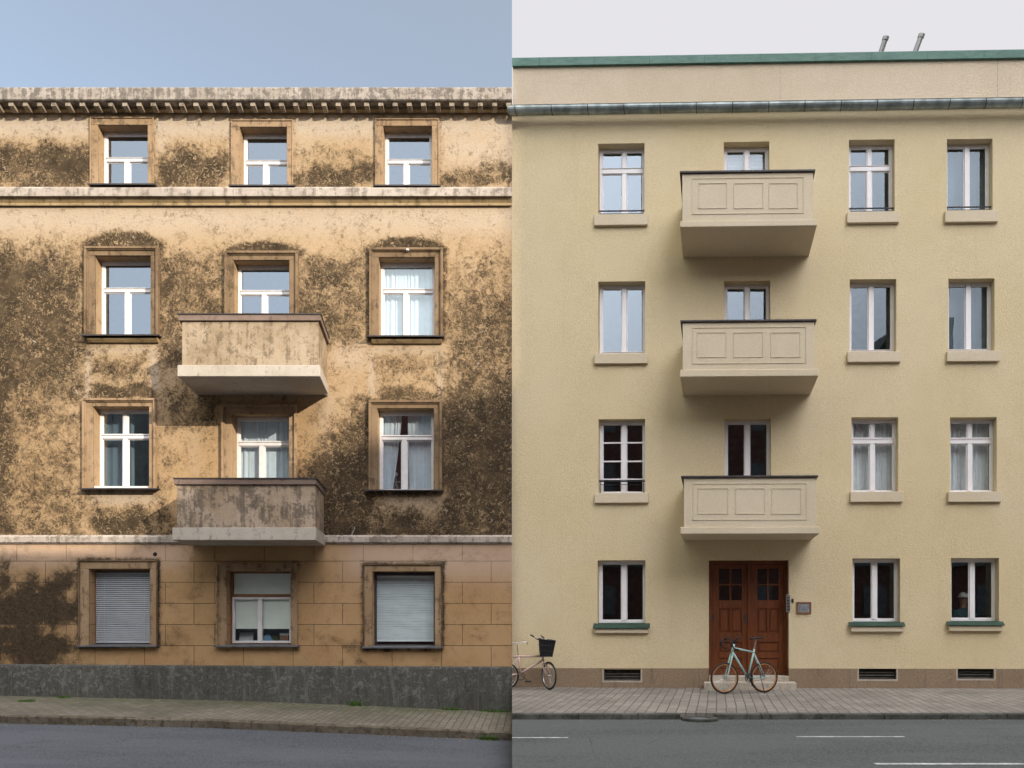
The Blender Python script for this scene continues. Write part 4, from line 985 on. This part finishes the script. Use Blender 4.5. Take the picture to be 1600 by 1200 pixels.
m = MB(WF); up = Vector((0, 0, 1)); ring(m, bb - nside * -.045, ax, up, .085, .007, 28, 6); ring(m, bb + nside * .045, ax, up, .05, .006, 24, 6)
for a in range(5): th = a * 1.257; m.tube([bb + nside * .045, bb + nside * .045 + (ax * math.cos(th) + up * math.sin(th)) * .085], .006, 5)
m.tube([bb + nside * .06, bb + nside * .062 + ax * .06 - up * .15], .008, 6); m.tube([bb - nside * .06, bb - nside * .062 - ax * .06 + up * .15], .008, 6)
m.build('crankset', mat_black, bk)
m = MB(WF)
for e in (1, -1):
    p = bb + nside * .062 * e + (ax * .06 - up * .15) * e; m.tube([p, p + nside * .09 * e], .016, 6)
m.build('pedal', mat_black, bk)
m = MB(WF)
for dz in (.045, -.04): m.tube([bb + nside * .045 + up * dz * 1.9, rh + nside * .045 + up * dz * .8], .004, 4)
m.build('chain', mat_black, bk)
m = MB(WF); m.tube([q(1146, 998, .05), q(1138, 993, .1), q(1132, 1003, .05), q(1138, 1016, .02), q(1144, 1020, .01)], .003, 5); m.tube([q(1146, 998, -.05), q(1136, 997, -.1), q(1134, 1008, -.05), q(1142, 1018, 0)], .003, 5); m.build('brake_cable', mat_black, bk)
m = MB(WF); m.tube([q(1190, 1055, .05), loc(1190 * 0 + (1192 - 1132) * k_, -C0.z + .004, .17)], .007, 6); m.build('kickstand', mat_black, bk)

# pink bicycle, cut by the seam
pk = thing('bicycle', 'pale pink bicycle with a black handlebar basket parked against the cream wall at the seam', 'bicycle', (.4, 14.6, 0))
def clip(o, x=.002):
    bm = bmesh.new(); bm.from_mesh(o.data); ox = o['_w'][0]
    bmesh.ops.bisect_plane(bm, geom=bm.verts[:] + bm.edges[:] + bm.faces[:], plane_co=(x - ox, 0, 0), plane_no=(1, 0, 0), clear_inner=True)
    bm.to_mesh(o.data); bm.free(); return o
PY_ = 14.6
def pp(px, py, dy=0): return Vector(((px - 800) / F * (PY_ + dy), PY_ + dy, EYE + (958 - py) / F * (PY_ + dy)))
fa = Vector((math.cos(R(62)), -math.sin(R(62)), 0))
fc = pp(857.8, 1055.7, -.02); wheel(pk, fc, fa, .292, 0, mat_chrome)
rc = pp(789, 1056); X = Vector((1, 0, 0))
for o in [wheel(pk, rc, X, .292, 0, mat_chrome)]:
    for ch in [o] + list(o.children):
        clip(ch)
        if len(ch.data.vertices) == 0: bpy.data.objects.remove(ch)
m = MB(WF)
m.tube([pp(845.5, 1012), pp(849, 1034)], .023, 10); m.tube([pp(802, 1026), pp(846.5, 1025)], .020, 8); m.tube([pp(848.3, 1031), pp(812, 1053)], .022, 8); m.tube([pp(810.5, 1024), pp(813, 1053)], .020, 8)
m.tube([pp(813, 1053), pp(790, 1055)], .014, 8); m.tube([pp(810.5, 1027), pp(789, 1054)], .013, 8)
clip(m.build('frame', mat_pink, pk, smooth=True))
m = MB(WF); nf = fa.cross(Vector((0, 0, 1))).normalized()
crown = pp(850, 1036)
for s in (-1, 1): m.tube([crown, crown + nf * .045 * s - Vector((0, 0, .04)), fc + nf * .05 * s], .015, 8)
m.build('fork', mat_pink, pk, smooth=True)
m = MB(WF); m.tube([pp(845.5, 1012), pp(844, 1001), pp(844, 999)], .011, 8)
m.tube([pp(834, 995, -.1), pp(839, 999, -.04), pp(844, 999.5), pp(850, 998, -.02), pp(856, 1000.5, -.12)], .010, 8); m.tube([pp(809.5, 1026), pp(808.5, 1006), pp(804, 1004.5)], .010, 8)
m.tube([pp(795, 1006), pp(804, 1005), pp(812, 1004), pp(821, 1003), pp(825, 1004.5), pp(824, 1007)], .009, 8)
clip(m.build('handlebar', mat_chrome, pk, smooth=True))
m = MB(WF); m.tube([pp(829, 992, -.16), pp(834.5, 994.8, -.1)], .015, 8); m.tube([pp(855, 1000.3, -.11), pp(862, 1000, -.18)], .015, 8); m.tube([pp(845, 993, -.1), pp(850, 997, -.05)], .012, 8); m.build('grip', mat_black, pk)
# basket: tapered box of wire mesh with solid lining
m = MB(WF); bc = pp(853, 1014, -.12)
def bk_pt(a, b, t): w_ = .125 + .045 * t; h_ = -.15 + .34 * t; return bc + Vector((a * w_ + .02 * t, b * w_, h_ + a * -.02 * t))
for (A_, B_) in (((-1, -1), (1, -1)), ((1, -1), (1, 1)), ((1, 1), (-1, 1)), ((-1, 1), (-1, -1))):
    i = len(m.v); m.v += [tuple(bk_pt(*A_, 0)), tuple(bk_pt(*B_, 0)), tuple(bk_pt(*B_, 1)), tuple(bk_pt(*A_, 1))]; m.f.append((i, i + 1, i + 2, i + 3))
i = len(m.v); m.v += [tuple(bk_pt(a, b, 0)) for a, b in ((-1, -1), (1, -1), (1, 1), (-1, 1))]; m.f.append((i, i + 1, i + 2, i + 3))
ba = m.build('basket', mat_black, pk)
m = MB(WF)
for t in (0, .33, .66, 1): m.tube([bk_pt(-1.03, -1.03, t), bk_pt(1.03, -1.03, t), bk_pt(1.03, 1.03, t), bk_pt(-1.03, 1.03, t), bk_pt(-1.03, -1.03, t)], .006 if t < 1 else .011, 5)
for a in (-.6, -.2, .2, .6):
    m.tube([bk_pt(a, -1.03, 0), bk_pt(a, -1.03, 1)], .004, 4); m.tube([bk_pt(1.03, a, 0), bk_pt(1.03, a, 1)], .004, 4)
m.build('wire', mat_black, ba)
m = MB(WF); cb_ = pp(820, 1059, -.05); ring(m, cb_ - Vector((.08, 0, -.03)), X, up, .075, .007, 24, 6); m.tube([pp(814, 1054, -.06), pp(824, 1064, -.07)], .008, 6); m.build('crankset', mat_black, pk)
m = MB(WF); m.tube([pp(821, 1065, -.05), pp(829, 1065, -.14)], .016, 6); m.build('pedal', mat_black, pk)

# ================================================================= SMALL THINGS IN THE WINDOWS
sill2 = LF
def thing_at(name, lab, cat, px, py, d): u, z = LF.uz(px, py, d); return thing(name, lab, cat, LF.P(u, z, d))
matb = plain('pale_blue_cloth', (.2, .38, .55), .8, .1); matw = plain('white_paper_box', (.7, .7, .68), .7, .06); maty = plain('yellow_green_plastic', (.35, .4, .08), .6, .1); matbr = plain('brown_cardboard', (.3, .14, .07), .8, .1)
def blob(m, u, z, d, ru_, rz_, rd, seg=14, rings=8, half=False):
    i = len(m.v)
    for j in range(rings + 1):
        ph = (math.pi / 2 if half else math.pi) * j / rings
        for k in range(seg): a = 2 * math.pi * k / seg; m.v.append(LF.P(u + ru_ * math.sin(ph) * math.cos(a), z + rz_ * math.cos(ph), d + rd * math.sin(ph) * math.sin(a)))
    for j in range(rings):
        for k in range(seg): m.f.append((i + j * seg + k, i + j * seg + (k + 1) % seg, i + (j + 1) * seg + (k + 1) % seg, i + (j + 1) * seg + k))
zs = lz(1003, -.3)
t = thing_at('cap', 'pale blue cap lying inside the office window under the roller blind', 'cap', 418, 1000, -.45); m = MB(LF); u = lu(418, -.45); blob(m, u, zs, -.45, .11, .17, .1, half=True); blob(m, u + .02, zs + .03, -.38, .14, .015, .14); m.build('crown', matb, t, smooth=True)
t = thing_at('bowl', 'yellow green bowl behind the blue cap inside the office window', 'bowl', 428, 1000, -.55); m = MB(LF); blob(m, lu(428, -.6), zs + .08, -.62, .13, .07, .1); m.build('body', maty, t, smooth=True)
t = thing_at('box', 'white box with a brown side inside the office window, right of the blue cap', 'box', 445, 1000, -.45); m = MB(LF); u = lu(445, -.45); m.box(u - .09, u + .09, zs, zs + .14, -.5, -.4); m.build('body', matbr, t); m = MB(LF); m.box(u - .095, u + .095, zs + .141, zs + .19, -.505, -.395); m.build('lid', matw, t)
t = thing_at('photo_stand', 'pale blue and white picture stand inside the office window, left of the middle bar', 'picture', 385, 1000, -.45); m = MB(LF); u = lu(385, -.45); m.prism([(-.5, zs), (-.44, zs), (-.5, zs + .2), (-.515, zs + .2)], u - .16, u + .14); m.build('board', matw, t); m = MB(LF); m.prism([(-.463, zs + .06), (-.4615, zs + .06), (-.492, zs + .155), (-.4935, zs + .155)], u - .13, u + .1); m.build('picture', matb, t)
t = thing_at('small_sign', 'small white sign with a yellow mark at the left edge of the office window', 'sign', 364, 990, -.27); m = MB(LF); u = lu(364, -.27); z = lz(1000, -.27); m.box(u - .035, u + .035, z, z + .2, -.275, -.27); m.build('board', matw, t); m = MB(LF); m.prism([(-.2695, z + .08), (-.2685, z + .08), (-.2685, z + .15), (-.2695, z + .15)], u - .02, u + .02); m.build('mark', maty, t)
t = thing_at('lamp_stand', 'small white tripod stand with a round head seen between the parted curtains', 'stand', 619, 760, -.5); m = MB(LF); u = lu(619, -.5); z = lz(766, -.4)
P = lambda a, b, c_: LF.P(u + a, z + b, -.5 + c_)
for (a, c_) in ((-.07, .05), (.07, .05), (0, -.08)): m.tube([P(0, .19, 0), P(a, 0, c_)], .008, 6)
m.build('leg', matw, t); m = MB(LF); m.tube([P(-.09, .2, 0), P(.09, .2, 0)], .01, 6); m.tube([P(0, .2, 0), P(0, .3, 0)], .012, 6); m.build('pole', matw, t)
m = MB(LF); blob(m, u, z + .36, -.48, .045, .05, .045); m.build('head', matw, t, smooth=True)

# person behind the right-hand ground floor window
def person():
    u, _ = RF.uz(1505, 958, -.75); bx, by, _z = RF.P(u, 0, -.75); fl = rz(1058) + .02
    t = thing('person', 'person in a white cap and teal jacket behind the rightmost ground floor window', 'person', (bx, by, fl))
    me = bpy.data.meshes.new('body'); J = [(0, 0, .92, .15), (0, 0, 1.12, .14), (0, 0, 1.32, .16), (0, 0, 1.44, .07), (0, 0, 1.52, .055), (0, -.01, 1.62, .095), (0, -.01, 1.70, .085),
        (.19, 0, 1.38, .06), (.24, -.12, 1.14, .045), (.10, -.3, 1.28, .035), (.05, -.36, 1.34, .03), (-.19, 0, 1.38, .06), (-.24, -.12, 1.14, .045), (-.10, -.3, 1.28, .035), (-.05, -.36, 1.34, .03),
        (.1, 0, .85, .09), (.11, .02, .47, .06), (.11, .03, .07, .045), (.11, -.12, .03, .035), (-.1, 0, .85, .09), (-.11, .02, .47, .06), (-.11, .03, .07, .045), (-.11, -.12, .03, .035)]
    E = [(0, 1), (1, 2), (2, 3), (3, 4), (4, 5), (5, 6), (2, 7), (7, 8), (8, 9), (9, 10), (2, 11), (11, 12), (12, 13), (13, 14), (0, 15), (15, 16), (16, 17), (17, 18), (0, 19), (19, 20), (20, 21), (21, 22)]
    me.from_pydata([j[:3] for j in J], E, []); o = bpy.data.objects.new('body', me); col.objects.link(o); o.parent = t
    sk = o.modifiers.new('skin', 'SKIN')
    for i, j in enumerate(J): me.skin_vertices[0].data[i].radius = (j[3], j[3])
    me.skin_vertices[0].data[0].use_root = True
    sb = o.modifiers.new('sub', 'SUBSURF'); sb.levels = 2; sb.render_levels = 2
    g = G('person_skin_and_teal_jacket', .8); oc = g.n.new('ShaderNodeTexCoord'); sx = g.n.new('ShaderNodeSeparateXYZ'); g.lk(oc.outputs['Object'], sx.inputs[0])
    f1 = g.math('GREATER_THAN', sx.outputs['Z'], 1.47); me.materials.append(g.done(g.mix(f1, (.02, .09, .10), (.42, .25, .17))))
    m = MB(WF); o_ = Vector((bx, by, fl))
    for j in range(7):
        ph = math.pi / 2 * j / 6
        for k in range(16): a = 2 * math.pi * k / 16; m.v.append(tuple(o_ + Vector((.108 * math.sin(ph + .02) * math.cos(a), -.01 + .12 * math.sin(ph + .02) * math.sin(a), 1.70 + .12 * math.cos(ph)))))
    for j in range(6):
        for k in range(16): m.f.append((j * 16 + k, j * 16 + (k + 1) % 16, j * 16 + 16 + (k + 1) % 16, j * 16 + 16 + k))
    m.tube([tuple(o_ + Vector((-.07, -.12, 1.705))), tuple(o_ + Vector((0, -.19, 1.70))), tuple(o_ + Vector((.07, -.12, 1.705)))], .018, 6)
    m.build('cap', matw, t, smooth=True)
person()

# ================================================================= WEEDS AND LEAVES
mat_gr = plain('weed_green', (.07, .13, .025), .7, .4, 30)
def tuft(x, y, z, w_, d_, h_, n, lab, seed):
    rr = random.Random(seed); m = MB(WF)
    for k in range(n):
        a = rr.uniform(0, 6.28); r_ = math.sqrt(rr.random()); bx, by = x + w_ * r_ * math.cos(a), y + d_ * r_ * math.sin(a)
        hh = h_ * rr.uniform(.4, 1) * (1 - .5 * r_); la = rr.uniform(0, 6.28); l_ = hh * rr.uniform(.3, .9); ww = rr.uniform(.004, .012)
        px_, py_ = math.cos(la + 1.57) * ww, math.sin(la + 1.57) * ww; i = len(m.v)
        m.v += [(bx - px_, by - py_, z - .01), (bx + px_, by + py_, z - .01), (bx + math.cos(la) * l_ * .5 + px_ * .8, by + math.sin(la) * l_ * .5 + py_ * .8, z + hh * .7), (bx + math.cos(la) * l_, by + math.sin(la) * l_, z + hh)]
        m.f += [(i, i + 1, i + 2), (i, i + 2, i + 3)]
    tag(m.build('weed_tuft', mat_gr), lab, 'weed', 'green weed tufts on the left pavement')
def wx(px, Y): return (px - 800) / F * Y
tuft(wx(42, 14.2), 14.2, zL(wx(42, 14.2)), .17, .10, .035, 260, 'leftmost flat weed tuft in the middle of the left pavement', 1)
tuft(wx(100, 14.85), 14.85, zL(wx(100, 14.85)), .14, .05, .07, 160, 'weed tuft at the foot of the dark plinth, below the left window blind', 2)
tuft(wx(556, 14.85), 14.87, zL(-3.3), .16, .04, .16, 110, 'sparse taller weed against the dark plinth below the right window blind', 3)
tuft(wx(705, 14.8), 14.84, zL(wx(705, 14.8)), .22, .05, .08, 260, 'weed tuft at the plinth foot right of the right window blind', 4)
tuft(wx(770, 14.8), 14.84, zL(wx(770, 14.8)), .36, .05, .06, 320, 'longest strip of weeds at the plinth foot beside the seam', 5)
tuft(wx(763, 12.4), 12.43, zL(-.4) - .16, .19, .04, .10, 300, 'weed tuft growing in the gutter against the left kerb near the seam', 6)
mat_leaf = plain('dry_leaf', (.34, .22, .10), .8, .3, 40)
m = MB(WF); rr = random.Random(21)
for k in range(90):
    X_ = -rr.uniform(.2, 9.4); Y_ = YK - abs(rr.gauss(0, .10)) - .02; z = zL(X_) - .165; a = rr.uniform(0, 6.28); s_ = rr.uniform(.008, .03)
    i = len(m.v); m.v += [(X_ + s_ * math.cos(a), Y_ + s_ * math.sin(a), z + .004), (X_ + s_ * .5 * math.cos(a + 1.5), Y_ + s_ * .5 * math.sin(a + 1.5), z + rr.uniform(.004, .02)), (X_ - s_ * math.cos(a), Y_ - s_ * math.sin(a), z + .004), (X_ + s_ * .5 * math.cos(a - 1.5), Y_ + s_ * .5 * math.sin(a - 1.5), z + rr.uniform(.004, .014))]; m.f.append((i, i + 1, i + 2, i + 3))
for k in range(30):
    X_ = rr.uniform(.2, 11); Y_ = YR - abs(rr.gauss(0, .15)) - .02; z = -.082; a = rr.uniform(0, 6.28); s_ = rr.uniform(.008, .02)
    i = len(m.v); m.v += [(X_ + s_ * math.cos(a), Y_ + s_ * math.sin(a), z), (X_ + s_ * .5 * math.cos(a + 1.5), Y_ + s_ * .5 * math.sin(a + 1.5), z + .01), (X_ - s_ * math.cos(a), Y_ - s_ * math.sin(a), z)]; m.f.append((i, i + 1, i + 2))
o = m.build('fallen_leaves', mat_leaf); tag(o, 'scattered dry leaves and grit along the kerbs', 'leaves', None, 'stuff')

# ================================================================= STREET OPPOSITE (houses seen in the panes; tower and distant block added to cast shade)
def opposite(x0, x1, y0, y1, z1, mat, lab, cols, rows, zw0, ledges=True):
    t = thing('apartment_house', lab, 'building', ((x0 + x1) / 2, y1, -1.1), 'houses across the street')
    m = MB(WF); wbox(m, x0, x1, y0, y1, -1.1, z1); m.build('wall', mat, t)
    dz = (z1 - zw0 - .8) / rows; wm = None
    for r_ in range(rows):
        for c_ in range(cols):
            X_ = x0 + (x1 - x0) * (c_ + .5) / cols; z = zw0 + r_ * dz
            m = MB(WF); wbox(m, X_ - .6, X_ + .6, y1 + .001, y1 + .05, z, z + 1.6)
            for a in (-.6, 0, .55): wbox(m, X_ + a, X_ + a + .06, y1 + .051, y1 + .09, z, z + 1.6)
            m.build('window', M['opp_win'] , t)
    if ledges:
        m = MB(WF)
        for r_ in (1, rows): z = zw0 + r_ * dz - .5; wbox(m, x0 - .05, x1 + .05, y1 + .001, y1 + .25, z - .2, z)
        m.build('ledge', M['towerwall'], t)
    return t
M['opp_win'] = plain('pale_grey_opposite_panes', (.2, .2, .2), .3, .2, 2)
opposite(-48, -12, -18, -8, 15.6, M['towerwall'], 'grey plastered house across the street reflected in the left panes', 12, 4, 1.5)
opposite(-11.5, 14, -18, -8, 15.6, M['brick'], 'dark red brick house across the street reflected in the dark panes', 9, 4, 1.5)
t = opposite(14.1, 44, -18, -8, 15.6, M['brick'], 'dark red brick house with a raised roof reflected in the right panes', 10, 4, 1.5)
m = MB(WF); m.v = [(x, y, z) for y in (-8.05, -12) for x, z in ((18.6, 15.6), (22.8, 15.6), (22.8, 17.5), (20.2, 17.5))]; m.f = [(0, 1, 2, 3), (7, 6, 5, 4), (0, 4, 5, 1), (1, 5, 6, 2), (2, 6, 7, 3), (3, 7, 4, 0)]; m.build('roof', M['tile'], t)
t = thing('added_shade_tower', 'unseen tall grey tower block added to shade the cream house', 'building', (50, -25, -1.1)); m = MB(WF); m.v=[(51.8,-35,z) for z in (0,)]; m.v=[]; pl_=[(51.8,-35),(80,-35),(92,-47),(64.6,-47)]; m.v=[(x,y,-1.1) for x,y in pl_]+[(x,y,42.5) for x,y in pl_]; m.f=[(3,2,1,0),(4,5,6,7),(0,1,5,4),(1,2,6,5),(2,3,7,6),(3,0,4,7)]; m.build('wall', M['towerwall'], t)  # unseen tower added to keep the sun off the cream house
t = thing('apartment_house', 'unseen distant grey block added to shade the old house, its top sloped to shape the shadow', 'building', (62, -52, -1.1)); m = MB(WF)  # unseen block added for shade; sloped top shapes the shadow edge on the old wall
pts = [(60, 39.5), (63, 40.6), (66, 42.0), (69, 43.0), (69, -1.1), (60, -1.1)]; i = len(m.v); m.v += [(x, -50, z) for x, z in pts] + [(x, -54, z) for x, z in pts]; n = len(pts)
m.f += [tuple(range(n)), tuple(range(2 * n - 1, n - 1, -1))] + [(k, (k + 1) % n, n + (k + 1) % n, n + k) for k in range(n)]; m.build('wall', M['towerwall'], t)
for o in list(bpy.data.objects):
    if '_w' in o: del o['_w']
